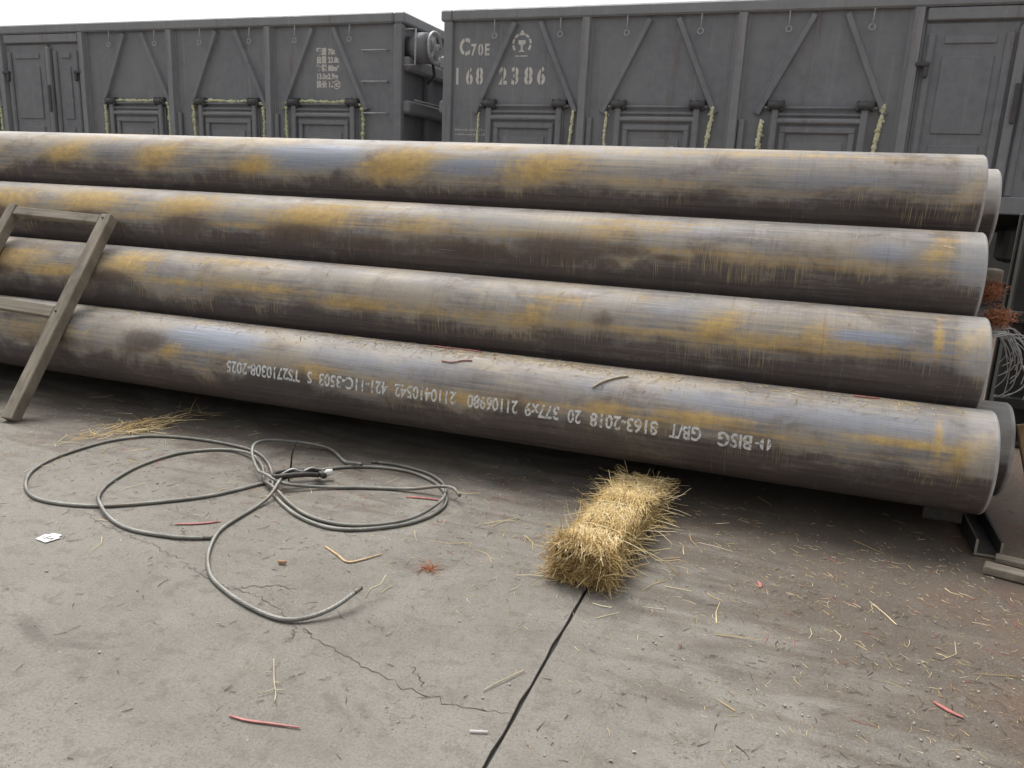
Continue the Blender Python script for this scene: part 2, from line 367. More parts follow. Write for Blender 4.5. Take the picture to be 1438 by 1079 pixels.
def text_mesh(name, s_, size, stencil=False, align='LEFT', thick=0.0, rows=0):
    """flat glyph mesh in the xy plane, width returned"""
    cu = bpy.data.curves.new(name, 'FONT'); cu.body = s_; cu.size = size; cu.resolution_u = 3; cu.align_x = align
    cu.offset = thick
    ob = bpy.data.objects.new(name, cu); COL.objects.link(ob)
    dg = bpy.context.evaluated_depsgraph_get(); dg.update()
    ev = ob.evaluated_get(dg); me = bpy.data.meshes.new_from_object(ev)
    COL.objects.unlink(ob); bpy.data.objects.remove(ob)
    V = np.empty(len(me.vertices) * 3); me.vertices.foreach_get('co', V); V = V.reshape(-1, 3)
    if stencil and len(V):
        bm = bmesh.new(); bm.from_mesh(me)
        cx = (V[:, 0].min() + V[:, 0].max()) / 2; g = size * .035
        for x_ in (cx - g, cx + g):
            bmesh.ops.bisect_plane(bm, geom=list(bm.verts) + list(bm.edges) + list(bm.faces), plane_co=(x_, 0, 0), plane_no=(1, 0, 0))
        kill = [f_ for f_ in bm.faces if abs(f_.calc_center_median().x - cx) < g]
        bmesh.ops.delete(bm, geom=kill, context='FACES'); bm.to_mesh(me); bm.free()
        V = np.empty(len(me.vertices) * 3); me.vertices.foreach_get('co', V); V = V.reshape(-1, 3)
    if rows:       # cut into rows so the glyphs can follow a curved wall
        bm = bmesh.new(); bm.from_mesh(me)
        for y_ in np.arange(V[:, 1].min() + rows, V[:, 1].max(), rows):
            bmesh.ops.bisect_plane(bm, geom=list(bm.verts) + list(bm.edges) + list(bm.faces), plane_co=(0, y_, 0), plane_no=(0, 1, 0))
        bm.to_mesh(me); bm.free()
        V = np.empty(len(me.vertices) * 3); me.vertices.foreach_get('co', V); V = V.reshape(-1, 3)
    F = [tuple(p_.vertices) for p_ in me.polygons]
    bpy.data.meshes.remove(me)
    return V, F

# ================================================================== SETTING
# ground: one wide sheet to the horizon, concrete yard slabs laid over it
g = MB(); g.add([(-400, -300, -.05), (400, -300, -.05), (400, 500, -.05), (-400, 500, -.05)], [(0, 1, 2, 3)])
ground = g.build('ground', M_GROUND); ground['kind'] = 'structure'
JX = -.485; GAP = .009
xs = [JX + 5 * i for i in range(-5, 6)]
ys = [-6.0, 9.3]
yard = bpy.data.objects.new('concrete_yard', None); COL.objects.link(yard); yard['kind'] = 'structure'
for i in range(len(xs) - 1):
    x0, x1 = xs[i] + GAP / 2, xs[i + 1] - GAP / 2
    nseg = 60
    def edge(xc, sd_, amp=.0009): # slightly chipped slab edges
        return [(xc + amp * rng.normal() * (1 if rng.random() < .8 else 2.2), y_) for y_ in np.linspace(ys[0], ys[1], nseg * 4)]
    L_, R__ = edge(x0, 1), edge(x1, -1)
    poly = L_[::-1] + R__
    m = MB().prism([(x, y) for x, y in poly], -.05 + .004, 0.0)
    me = m.mesh('concrete_slab', M_CONC)
    link('concrete_slab', me, yard)
for x in xs[1:-1]:
    MB().box((x, (ys[0] + ys[1]) / 2, -.027), (GAP + .02, ys[1] - ys[0], .036)).build('joint_filler', M_JOINT, yard)

# crack lines in the slab left of the joint (narrow open fissures, dirt filled)
def crack(pts, w, seed):
    r = np.random.default_rng(seed); P = catmull([(x, y, 0) for x, y in pts], 9); m = MB(); vv = []; n = len(P)
    for i, p_ in enumerate(P):
        d = P[min(i + 1, n - 1)] - P[max(i - 1, 0)]; d /= np.linalg.norm(d); nn = np.array([-d[1], d[0], 0])
        o = nn * r.normal() * .006; hw = w * (.35 + .9 * r.random()) * min(1, i / 4 + .2, (n - 1 - i) / 4 + .2)
        vv += [tuple(p_ + o + nn * hw + np.array([0, 0, .0012])), tuple(p_ + o - nn * hw + np.array([0, 0, .0012]))]
    ff = [(2 * i, 2 * i + 1, 2 * i + 3, 2 * i + 2) for i in range(n - 1)]
    return m.add(vv, ff).build('crack', M_CRACK, yard)
CRK = [(-.49, 1.50), (-.62, 1.47), (-.78, 1.49), (-.93, 1.53), (-1.06, 1.575), (-1.16, 1.61), (-1.24, 1.66), (-1.36, 1.70), (-1.45, 1.70), (-1.53, 1.72), (-1.63, 1.755), (-1.72, 1.79), (-1.86, 1.83), (-1.97, 1.845), (-2.12, 1.88), (-2.26, 1.93), (-2.42, 1.98)]
crack(CRK, .0012, 1)
crack([(-1.16, 1.605), (-1.13, 1.56), (-1.14, 1.53)], .0015, 2)
crack([(-.72, 1.48), (-.74, 1.53), (-.80, 1.58)], .0012, 3)
crack([(-1.45, 1.70), (-1.36, 1.76), (-1.27, 1.78)], .0016, 4)

# track bed, rails, and a low loading platform beyond the wagons
YW = 10.37
m = MB(); m.prism([(9.32, -.045), (9.7, .10), (14.0, .10), (14.4, -.045)], -60, 60, lambda a, b, c: (c, a, b))
tag(m.build('track_bed', mat_simple('ballast', (.085, .078, .07), .95, .5, 14, 0, 1, .05)), None, None, None, 'structure')
for yy in (YW + 1.45 - .7175, YW + 1.45 + .7175):
    m = MB(); m.prism([(-.066, 0), (.066, 0), (.066, .012), (.01, .03), (.01, .11), (.036, .12), (.036, .15), (-.036, .15), (-.036, .12), (-.01, .11), (-.01, .03), (-.066, .012)], -60, 60, lambda a, b, c: (c, yy + a, .10 + b))
    tag(m.build('rail', M_RAIL), None, None, None, 'structure')
m = MB(); m.box((0, 18.4, .55), (120, 6, 1.18), None, .02); tag(m.build('loading_platform', mat_simple('platform_concrete', (.14, .135, .125), .9, .3, 1.2)), None, None, None, 'structure')

# ================================================================== WAGONS
ZT, ZRB, ZH, ZB = 3.475, 3.335, 2.315, 1.30     # top, top-rail underside, hinge line, body bottom
YC = 1.45                                        # half width: near wall sits at local y = -1.45
rail_z = .25
def shared(name, mb, mat): return mb.mesh(name, mat)
ME = {}
def hat(w, d, L):   # pressed hat-section rib along local z, base on y=0, proud towards -y
    m = MB(); m.prism([(-w / 2 - .02, 0), (-w / 2 - .02, -.008), (-w / 2, -.010), (-w / 2 + .02, -d), (w / 2 - .02, -d), (w / 2, -.010), (w / 2 + .02, -.008), (w / 2 + .02, 0)], 0, L)
    return m
ME['hook'] = None
def foam_run(pts, rad, seed, mat, lumps=1.0, sag=.0):
    r = np.random.default_rng(seed); P = catmull(pts, 14); m = MB()
    path = []; rr = []
    for i, p_ in enumerate(P):
        path.append(p_ + r.normal(0, rad * .22, 3) * np.array([1, .5, 1])); rr.append(rad * max(.35, 1 + lumps * .38 * r.normal()))
    rr[0] *= .5; rr[-1] *= .5
    m.tube(path, rr, 9)
    for i in range(0, len(P), 2):   # extra blobs of squeezed-out foam
        if r.random() < .75:
            c = path[i] + r.normal(0, rad * .6, 3) * np.array([1, .4, 1]); q = rad * r.uniform(.4, .85)
            bm = bmesh.new(); bmesh.ops.create_icosphere(bm, subdivisions=1, radius=q)
            vv = [tuple(Vector(c) + Vector((v_.co.x * r.uniform(.7, 1.3), v_.co.y * .8, v_.co.z * r.uniform(.7, 1.4)))) for v_ in bm.verts]
            bm.verts.index_update(); m.add(vv, [tuple(v_.index for v_ in f_.verts) for f_ in bm.faces], .5, True); bm.free()
    return m

def paint_text(root, s_, x, z, size, y=-YC - .0035, stencil=False, sx=1.0, name='lettering', thick=0.0, track=None):
    """glyph by glyph when stencilled, so each has its break; text runs along +x in the wagon's frame"""
    if stencil:
        cx = x
        for ch in s_:
            if ch == ' ': cx += size * .42; continue
            V, F = text_mesh('glyph', ch, size, ch in '0236895C', thick=thick)
            w = (V[:, 0].max() - V[:, 0].min()) * sx
            m = MB(); m.add([(cx + (a - V[:, 0].min()) * sx, y, z + b) for a, b, _ in V], F)
            o = m.build(name, M_WTEXT, root); cx += (track if track else w + size * .13)
        return cx
    V, F = text_mesh('glyph', s_, size, thick=thick)
    m = MB(); m.add([(x + a * sx, y, z + b) for a, b, _ in V], F); m.build(name, M_WTEXT, root)
    return x + V[:, 0].max() * sx

def drop_door(root, xc, zt, seed):
    """bottom-hinged wagon side flap: frame, straps, pressed panel, hinges"""
    d = MB(); d.box((xc, -YC - .012, (ZB + zt) / 2), (1.10, .030, zt - ZB), None, .006)
    o = d.build('drop_door', M_WAG, root)
    m = MB(); m.box((xc, -YC - .052, zt - .105), (.98, .050, .06), None, .018); m.build('ridge', M_WAGL, o)
    m = MB(); m.box((xc, -YC - .040, zt - .03), (1.06, .030, .035), None, .01); m.build('top_edge', M_WAG, o)
    # embossed panel: raised frame round a sunk field
    for (cx, cz, w, h_) in ((xc, zt - .205, .84, .075), (xc, zt - .66, .84, .08), (xc - .385, zt - .43, .07, .40), (xc + .385, zt - .43, .07, .40)):
        m = MB(); m.box((cx, -YC - .045, cz), (w, .040, h_), None, .014); m.build('pressing', M_WAG, o)
    m = MB(); m.box((xc, -YC - .036, zt - .40), (.60, .020, .13), None, .009); m.build('pressing', M_WAG, o)
    for s in (-1, 1):
        st = MB(); st.box((xc + s * .49, -YC - .058, zt - .28), (.075, .055, .62), None, .012); st.build('strap', M_WAG, o)
        hg = MB(); hg.tube([(xc + s * .49 - .09, -YC - .075, zt + .07), (xc + s * .49 + .09, -YC - .075, zt + .07)], .046, 12)
        for q in (-.1, 0, .1): hg.box((xc + s * .49 + q * .8, -YC - .05, zt + .07), (.028, .11, .115), None, .008)
        hg.build('hinge', M_HINGE, o)
    m = MB(); m.tube([(xc - .62, -YC - .05, zt + .045), (xc + .62, -YC - .05, zt + .045)], .018, 8); m.build('hinge_rod', M_WAG, o)
    return o

def wagon(name, xc, label, posts, half, bays, foam, ladder_end, letters):
    root = thing(name, (xc, YW + YC, rail_z), label, 'freight wagon', 'freight wagons standing behind the pipe stack')
    P = bpy.data.objects.new  # noqa
    zoff = -rail_z
    inner = bpy.data.objects.new('tmp', None)
    # every part is modelled with z measured from the yard and shifted down to the rail-head origin
    class Z(MB):
        def build(s, nm, mat, parent=None, org=(0, 0, 0), label=None):
            return MB.build(s, nm, mat, parent, org, label)
    start = set(bpy.data.objects)
    hl = half
    # --- walls: sheet, corner posts, floor, far side, ends
    MB().box((0, -YC + .02, (ZB + ZRB) / 2), (2 * hl - .02, .04, ZRB - ZB)).build('side_wall', M_WAG, root)
    MB().box((0, YC - .02, (ZB + ZRB) / 2), (2 * hl - .02, .04, ZRB - ZB)).build('side_wall', M_WAG, root)
    MB().box((0, 0, ZB - .03), (2 * hl - .1, 2 * YC - .1, .06)).build('floor', M_UNDER, root)
    for sgn in (-1, 1):
        e = MB(); e.box((sgn * (hl - .07), 0, (ZB + ZRB) / 2), (.04, 2 * YC - .085, ZRB - ZB)); e.build('end_wall', M_WAG, root)
        for ys_ in (-1, 1):
            c = MB(); c.box((sgn * (hl - .055), ys_ * (YC + .004), (ZB + ZRB) / 2), (.13, .10, ZRB - ZB - .004), None, .012); c.build('corner_post', M_WAG, root)
        for zz, dd in ((2.83, .18), (2.26, .18), (1.62, .18)):
            b = MB(); b.box((sgn * (hl + .022), 0, zz), (.15, 2 * YC - .02, dd), None, .03); b.build('end_beam', M_WAGL, root)
        for yy in (-.62, .62):
            b = MB(); b.box((sgn * (hl - .01), yy, 2.3), (.08, .16, 2.0), None, .015); b.build('end_stake', M_WAG, root)
        t_ = MB(); t_.box((sgn * (hl - .03), 0, (ZT + ZRB) / 2), (.17, 2 * YC + .128, ZT - ZRB), None, .02); t_.build('end_rail', M_WAGL, root)
    for ys_ in (-1, 1):
        t_ = MB(); t_.box((0, ys_ * (YC + .005), (ZT + ZRB) / 2 - .001), (2 * hl - .23, .14, ZT - ZRB - .002), None, .02); t_.build('top_rail', M_WAGL, root)
        s_ = MB(); s_.box((0, ys_ * (YC + .02), ZB - .04), (2 * hl, .12, .19), None, .012); s_.build('side_sill', M_WAG, root)
    # --- posts
    me = hat(.13, .085, ZRB - ZB - .006).mesh('side_post', M_WAGL)
    me2 = MB().box((0, 0, 0), (.075, .05, .78), None, .012).mesh('post_reinforcement', M_WAG)
    for px in posts:
        for s in (-1, 1):
            o = link('side_post', me, root, (s * px, -YC - .001, ZB + .003))
            if px != posts[0]: link('post_reinforcement', me2, o, (.105, -.026, .45))
            link('side_post', me, root, (s * px, YC + .001, ZB + .003), None, (0, 0, math.pi))
    # --- centre double doors, recessed panel between the innermost posts
    dw = posts[0]
    m = MB(); m.box((0, -YC - .035, ZRB - .075), (2 * dw - .16, .06, .13), None, .012); m.build('door_lintel', M_WAGL, root)
    xb_ = .17                                   # locking bar sits a little off centre
    for s, (xa, xz) in ((-1, (-dw + .075, xb_ - .03)), (1, (xb_ + .03, dw - .075))):
        cx, lw = (xa + xz) / 2, xz - xa
        dl = MB(); dl.box((cx, -YC - .012, (ZB + 3.17) / 2), (lw - .03, .022, 3.17 - ZB), None, .004)
        o = dl.build('door_leaf', M_WAG, root)
        for q in (-1, 1):
            r_ = MB(); r_.box((cx + q * (lw / 2 - .085), -YC - .036, (ZB + 3.12) / 2), (.085, .042, 3.12 - ZB - .1), None, .020); r_.build('door_rib', M_WAG, o)
        for zz, hh in ((3.0, .09), (2.42, .82), (1.72, .34)):
            r_ = MB(); r_.box((cx, -YC - .031, zz), (lw - .42, .020, hh), None, .0095); r_.build('pressing', M_WAG, o)
        r_ = MB(); r_.box((s * (dw - .10), -YC - .065, 2.74), (.15, .07, .05), None, .012); r_.box((s * (dw - .14), -YC - .075, 2.66), (.05, .05, .12), None, .012); r_.build('latch', M_HINGE, o)
    m = MB(); m.box((xb_, -YC - .055, (ZB + 3.15) / 2), (.095, .09, 3.15 - ZB - .05), None, .018); b_ = m.build('locking_bar', M_WAGL, root)
    m = MB(); m.box((xb_ + .02, -YC - .115, 2.33), (.05, .025, .42), None, .008); m.build('handle', M_HINGE, b_)
    # --- braces and flaps
    for k, bx in enumerate(bays):
        for s in (-1, 1):
            a = Vector((bx + s * .70, -YC - .001, ZH - .11)); b = Vector((bx + s * .175, -YC - .001, ZRB - .04))
            if s < 0 and k == 0 and not ladder_end: a.z -= .02
            br = MB(); w = .10; dr = (b - a).normalized(); sd_ = Vector((dr.z, 0, -dr.x)); out = Vector((0, -1, 0))
            prof = [(-w / 2 - .018, 0), (-w / 2, .006), (-w / 2 + .022, .062), (w / 2 - .022, .062), (w / 2, .006), (w / 2 + .018, 0)]
            n_ = len(prof); vv = [tuple(e_ + sd_ * p_ + out * q_) for e_ in (a, b) for p_, q_ in prof]
            ff = [tuple(range(n_)), tuple(range(2 * n_ - 1, n_ - 1, -1))] + [(i, (i + 1) % n_, n_ + (i + 1) % n_, n_ + i) for i in range(n_)]
            br.add(vv, ff); br.build('brace', M_WAG, root)
        d = drop_door(root, bx, ZH - .085, k)
        kind = foam.get(k)
        yf = -YC - .05; zt = ZH - .02
        if kind == 'frame':
            foam_run([(bx - .66, yf, zt - .01), (bx - .3, yf, zt + .02), (bx + .1, yf, zt + .01), (bx + .42, yf, zt + .015), (bx + .64, yf, zt - .03)], .018, 11 + k, M_FOAM).build('foam_seal', M_FOAM, root)
            foam_run([(bx - .64, yf, zt - .05), (bx - .63, yf, zt - .3), (bx - .62, yf, zt - .6), (bx - .60, yf, ZB + .05)], .020, 31 + k, M_FOAM).build('foam_seal', M_FOAM, root)
            foam_run([(bx + .64, yf, zt - .06), (bx + .655, yf, zt - .3), (bx + .65, yf, zt - .6), (bx + .63, yf, ZB + .05)], .021, 51 + k, M_FOAM).build('foam_seal', M_FOAM, root)
        elif kind == 'sides':
            zl, zr = foam.get(('z', k), (zt - .12, zt - .05)); ml, mr = foam.get(('r', k), (.024, .028))
            foam_run([(bx - .64, yf, zl), (bx - .648, yf, zl - .25), (bx - .652, yf, zl - .5), (bx - .66, yf, ZB + .05)], ml, 71 + k, M_FOAM2, .8).build('foam_seal', M_FOAM2, root)
            foam_run([(bx + .68, yf, zr), (bx + .66, yf, zr - .25), (bx + .635, yf, zr - .5), (bx + .60, yf, ZB + .05)], mr, 91 + k, M_FOAM2, .8).build('foam_seal', M_FOAM2, root)
    # --- tie hooks hanging from the top rail
    m = MB(); m.tube([(0, 0, 0), (0, -.008, -.17)], .0085, 6); hk = m.mesh('tie_hook', M_STEELROD)
    m = MB(); m.ring((0, 0, 0), (0, 1, 0), .032, .0075, 14, 6); rg = m.mesh('ring', M_STEELROD)
    for k, bx in enumerate(bays):
        for s in (-1, 1):
            o = link('tie_hook', hk, root, (bx + s * .45, -YC - .06, ZRB + .004), None, (0, rng.normal() * .05, 0)); link('ring', rg, o, (0, -.008, -.20))
    # --- hand brake, ladder and grab irons at one end
    if ladder_end:
        s = ladder_end; xe = s * hl
        hb = MB(); hb.tube([(xe - .04, -1.18, 3.06), (xe + .05, -1.18, 3.06), (xe + .06, -1.18, 3.06), (xe + .28, -1.18, 3.06)], [.16, .16, .205, .205], 24); b_ = hb.build('hand_brake', M_WAG, root)
        w = MB(); C = (xe + .36, -1.18, 3.06); w.ring(C, (1, 0, 0), .20, .024, 32, 8)
        for k in range(5):
            a = k * 2 * math.pi / 5 + .3; w.bar(C, (C[0], C[1] + math.cos(a) * .19, C[2] + math.sin(a) * .19), .045, .018, (1, 0, 0), .004)
        w.tube([(C[0] - .10, C[1], C[2]), (C[0] + .04, C[1], C[2])], .05, 12); w.build('hand_wheel', M_STEELROD, b_)
        w = MB(); w.tube([(C[0] - .08, C[1] + .1, C[2] - .16), (C[0] - .06, C[1] + .12, C[2] - .34), (C[0] - .16, C[1] + .1, C[2] - .46)], .022, 8); w.build('chain_link', M_UNDER, b_)
        gr = MB(); yy = -YC - .01
        gr.tube([(xe + .02, yy, 3.26), (xe + .20, yy, 3.26), (xe + .20, yy, 2.80), (xe + .02, yy, 2.80)], .013, 8); gr.build('grab_iron', M_STEELROD, root)
        for zz in (2.99, 2.58, 2.16, 1.75):
            r_ = MB(); x0, x1 = (xe - s * .60, xe - s * .22)
            r_.tube([(x0, -YC + .01, zz), (x0, -YC - .075, zz), (x1, -YC - .075, zz), (x1, -YC + .01, zz)], .012, 8); r_.build('ladder_rung', M_STEELROD, root)
        b = MB(); b.tube([(xe + .12, -1.30, 2.36), (xe + .12, 1.30, 2.36)], .014, 8); b.build('end_handrail', M_STEELROD, root)
    # --- underframe and bogies
    MB().box((0, 0, ZB - .21), (2 * hl + .1, .40, .30)).build('centre_sill', M_UNDER, root)
    for xb in (-.35, .35):
        pass
    for xb in (-4.6, 4.6):
        for s in (-1, 1):
            f_ = MB(); f_.prism([(-1.15, .42), (-1.15, .60), (-.5, .78), (.5, .78), (1.15, .60), (1.15, .42), (.75, .40), (.35, .27), (-.35, .27), (-.75, .40)], s * 1.0 - .06, s * 1.0 + .06, lambda a, b, c: (xb + a, c, b + .15))
            f_.build('bogie_frame', M_UNDER, root)
        for wx in (-.9, .9):
            for s in (-1, 1):
                w = MB(); w.tube([(xb + wx, s * .68, .67), (xb + wx, s * .70, .67), (xb + wx, s * .71, .67), (xb + wx, s * .80, .67)], [.445, .445, .42, .42], 32); w.build('wheel', M_UNDER, root)
            MB().tube([(xb + wx, -1.0, .67), (xb + wx, 1.0, .67)], .08, 12).build('axle', M_UNDER, root)
    MB().box((1.2, -.75, .82), (1.5, .5, .42), None, .05).build('brake_reservoir', M_UNDER, root)
    MB().box((-1.0, -.6, .86), (1.0, .4, .35), None, .05).build('brake_valve', M_UNDER, root)
    letters(root)
    for o in set(bpy.data.objects) - start:
        if o.parent is root: o.location.z -= rail_z
    bpy.data.objects.remove(inner)
    return root

def letters_right(root):
    ox = -root.location.x
    L = lambda X: X + ox
    paint_text(root, 'C', L(-4.625), 2.925, .285, stencil=True, sx=.78, thick=.010)
    paint_text(root, '70E', L(-4.455), 2.915, .20, stencil=True, sx=.72, thick=.006)
    paint_text(root, '168', L(-4.665), 2.555, .285, stencil=True, sx=.72, track=.145, thick=.010)
    paint_text(root, '2386', L(-4.045), 2.555, .285, stencil=True, sx=.80, track=.178, thick=.011)
    # emblem: broken ring over a rail-head mark
    C = (L(-3.741), 3.045); R0, R1 = .105, .135; m = MB(); y = -YC - .0035
    for a0, a1 in ((-38, -6), (2, 30), (38, 66), (72, 108), (114, 142), (150, 178), (186, 218)):
        A = np.radians(np.linspace(a0, a1, 7)); vv = [(C[0] + math.cos(a) * r_, y, C[1] + math.sin(a) * r_) for a in A for r_ in (R0, R1)]
        m.add(vv, [(2 * i, 2 * i + 1, 2 * i + 3, 2 * i + 2) for i in range(6)])
    q = lambda pts: m.add([(C[0] + a, y, C[1] + b) for a, b in pts], [tuple(range(len(pts)))])
    q([(-.022, R1 + .001), (.022, R1 + .001), (.014, R1 + .028), (-.014, R1 + .028)])
    q([(-.05, .005), (.05, .005), (.05, .045), (-.05, .045)]); q([(-.05, .005), (-.014, -.022), (.014, -.022), (.05, .005)])
    q([(-.014, -.022), (-.014, -.07), (.014, -.07), (.014, -.022)]); q([(-.014, -.07), (-.045, -.098), (.045, -.098), (.014, -.07)])
    q([(-.085, -.155), (.085, -.155), (.085, -.142), (-.085, -.142)])
    m.build('railway_emblem', M_WTEXT, root)
    # two lines of maintenance stencilling too small to read: rows of dashes
    r = np.random.default_rng(5)
    for z in (1.955, 1.895):
        x = L(-4.66); m = MB()
        while x < L(-4.12):
            w = r.uniform(.012, .026); h_ = r.uniform(.016, .034)
            m.add([(x, -YC - .0035, z), (x + w, -YC - .0035, z), (x + w, -YC - .0035, z + h_ * .4), (x, -YC - .0035, z + h_ * .4)], [(0, 1, 2, 3)])
            if r.random() < .6: m.add([(x, -YC - .0035, z + h_ * .55), (x + .007, -YC - .0035, z + h_ * .55), (x + .007, -YC - .0035, z + h_), (x, -YC - .0035, z + h_)], [(0, 1, 2, 3)])
            x += w + r.uniform(.005, .02)
        m.build('stencil_line', M_WTEXT, root)

def letters_left(root):
    ox = -root.location.x
    for s_, z in (('载重 70t', 2.955), ('自重 23.8t', 2.845), ('容积 80m³', 2.735), ('13.0x2.9m', 2.625), ('换长 1.3', 2.515)):
        paint_text(root, s_, -6.865 + ox, z, .102, sx=.84, thick=.0048)
    m = MB(); C = (-6.53 + ox, 2.545); A = np.linspace(0, 2 * math.pi, 25)
    m.add([(C[0] + math.cos(a) * r_, -YC - .0035, C[1] + math.sin(a) * r_) for a in A for r_ in (.047, .060)], [(2 * i, 2 * i + 1, 2 * i + 3, 2 * i + 2) for i in range(24)])
    m.build('emblem_ring', M_WTEXT, root)
    paint_text(root, 'MC', C[0] - .036, C[1] - .026, .072, sx=.68, thick=.004)
    for x_ in (-11.62, -11.58, -11.54): paint_text(root, '1', x_ + ox, 1.92, .04)

XR, XL = 1.78, -12.10
wagon('freight_wagon', XR, 'dark grey open freight wagon lettered C70E 168 2386, pale foam strips beside its flaps',
      [.87, 2.75, 4.65], 6.61, [-3.66 - XR, -1.90 - XR, 0.0 - XR, 3.56 - XR, 5.4 - XR, 7.25 - XR],
      {0: 'sides', 1: 'sides', 2: 'sides', 3: 'sides', ('z', 0): (2.18, 2.24), ('z', 1): (2.215, 2.30), ('z', 2): (2.14, 2.30), ('r', 2): (.024, .024), ('r', 0): (.014, .018), ('r', 1): (.017, .022)}, 0, letters_right)
wagon('freight_wagon', XL, 'dark grey freight wagon at left with hand brake wheel and foam round its side flaps',
      [.89, 2.66, 4.45], 6.62, [-6.73 - XL, -8.41 - XL, -10.17 - XL, -13.78 - XL, -15.6 - XL, -17.5 - XL],
      {0: 'frame', 1: 'frame', 2: 'frame', 3: 'frame'}, 1, letters_left)

# ================================================================== PIPES
RP = .1852
PIPES = [(3.060, .3085), (3.280, .6065), (3.500, .9046), (3.720, 1.2026)]
X0P = -11.3
SH = -.0022
BANDS = {
 3: dict(rust=[(-4.75, 70, .14, 26, .9), (-4.05, 70, .13, 26, 1.), (-3.38, 68, .13, 26, .95), (-2.74, 80, .10, 16, 1.05), (-1.90, 68, .16, 28, 1.1), (-1.15, 66, .17, 26, .95), (-.3, 30, .5, 9, .55), (.15, 33, .4, 7, .5), (-.7, 80, .4, 9, .5), (.60, 78, .06, 24, .62), (-2.9, 32, .5, 10, .5), (-3.8, 34, .6, 9, .45), (-1.5, 30, .3, 10, .6)],
         blue=[(-2.38, 60, .22, 19, 1.35), (-1.48, 70, .22, 12, .9), (-.55, 76, .5, 14, .5), (.1, 72, .5, 16, .5)],
         brown=[(-4.05, 90, .07, 7, .6), (-3.40, 90, .06, 6, .5)], tan=[(-.5, 40, .3, 16, .35)]),
 2: dict(rust=[(-4.9, 60, .2, 26, .9), (-4.30, 62, .20, 26, .95), (-3.66, 52, .20, 24, .95), (-3.02, 50, .18, 24, .9), (-2.24, 56, .20, 24, 1.05), (-1.67, 62, .18, 16, .7), (-1.2, 66, .3, 8, .55), (-.78, 50, .12, 20, .65), (-.3, 74, .5, 5, .62), (.05, 83, .45, 5, .75), (-.62, 40, .2, 10, .5), (.49, 50, .05, 26, .7), (-3.3, 78, .4, 5, .6), (-2.6, 79, .3, 5, .65), (.3, 86, .4, 4, .5)],
         brown=[(-4.35, 84, .14, 12, .95), (-3.66, 82, .13, 11, .95), (-3.00, 84, .13, 14, 1.), (-2.30, 86, .20, 14, .95), (-1.95, 92, .3, 12, .8), (-1.45, 90, .35, 13, .85), (-.98, 82, .24, 18, .9), (-.70, 78, .10, 10, .8), (-.52, 84, .07, 5, .8)],
         tan=[(-.95, 60, .2, 18, .8), (-1.3, 50, .4, 18, .45), (.1, 50, .3, 20, .5)], blue=[(-.4, 42, .18, 16, .5), (.30, 58, .10, 14, .7), (.60, 80, .08, 24, .7)]),
 1: dict(rust=[(-4.6, 60, .25, 26, .9), (-4.0, 60, .20, 24, .85), (-3.68, 74, .22, 10, .9), (-3.20, 48, .14, 24, .9), (-2.9, 74, .3, 6, .7), (-2.38, 72, .28, 9, .75), (-2.6, 28, .3, 8, .7), (-1.85, 80, .22, 9, .9), (-1.35, 80, .5, 7, .55), (-1.03, 72, .07, 20, .85), (-.95, 46, .14, 8, .6), (-.55, 80, .4, 7, .6), (-.28, 66, .06, 24, .9), (-.05, 80, .3, 8, .8), (.08, 68, .06, 20, .7), (.15, 72, .4, 6, .75), (.50, 56, .018, 34, 1.), (.62, 50, .045, 24, .8), (.4, 78, .3, 5, .6), (-.55, 28, .1, 7, .5)],
         brown=[(-3.30, 78, .11, 12, .95), (-4.1, 82, .15, 10, .8), (-2.52, 84, .12, 8, .6), (-.72, 68, .045, 12, .7), (-.26, 76, .05, 6, .5), (.02, 84, .09, 4, .7)],
         tan=[(-2.56, 66, .14, 18, .9), (-1.66, 58, .24, 20, .75), (-.80, 72, .10, 16, 1.05), (-.1, 44, .3, 20, .5), (-2.0, 44, .3, 18, .5)], blue=[(.27, 60, .12, 8, 1.), (.53, 78, .10, 16, .8), (-.45, 50, .14, 16, .5)]),
 0: dict(rust=[(-4.2, 66, .25, 24, .8), (-3.6, 70, .3, 16, .6), (-2.74, 74, .06, 12, .8), (-2.45, 70, .2, 6, .45), (-1.95, 76, .10, 12, .85), (-1.55, 78, .3, 5, .55), (-1.22, 84, .3, 8, .85), (-.9, 76, .3, 5, .55), (-.63, 72, .10, 8, .85), (-.28, 70, .15, 9, .95), (-.44, 80, .08, 12, .8), (0., 78, .22, 4, .6), (.42, 66, .15, 4.5, .95), (.515, 62, .016, 26, .9), (.60, 70, .05, 22, .85), (-.1, 38, .1, 8, .4), (.62, 90, .05, 12, .7)],
         brown=[(-2.90, 62, .11, 15, 1.0), (-2.95, 76, .12, 8, .8), (-3.5, 80, .3, 12, .7), (-1.05, 72, .18, 8, .45)],
         tan=[(-2.13, 66, .13, 14, .8), (-3.1, 40, .3, 26, .55), (-.9, 62, .3, 14, .45), (.05, 72, .06, 8, .7), (-1.7, 30, .9, 14, .4)], blue=[(-2.52, 46, .22, 22, .95), (-1.7, 50, .4, 22, .55), (-.7, 46, .14, 16, .5), (-.15, 46, .35, 22, .58), (.3, 48, .4, 20, .58)]),
}
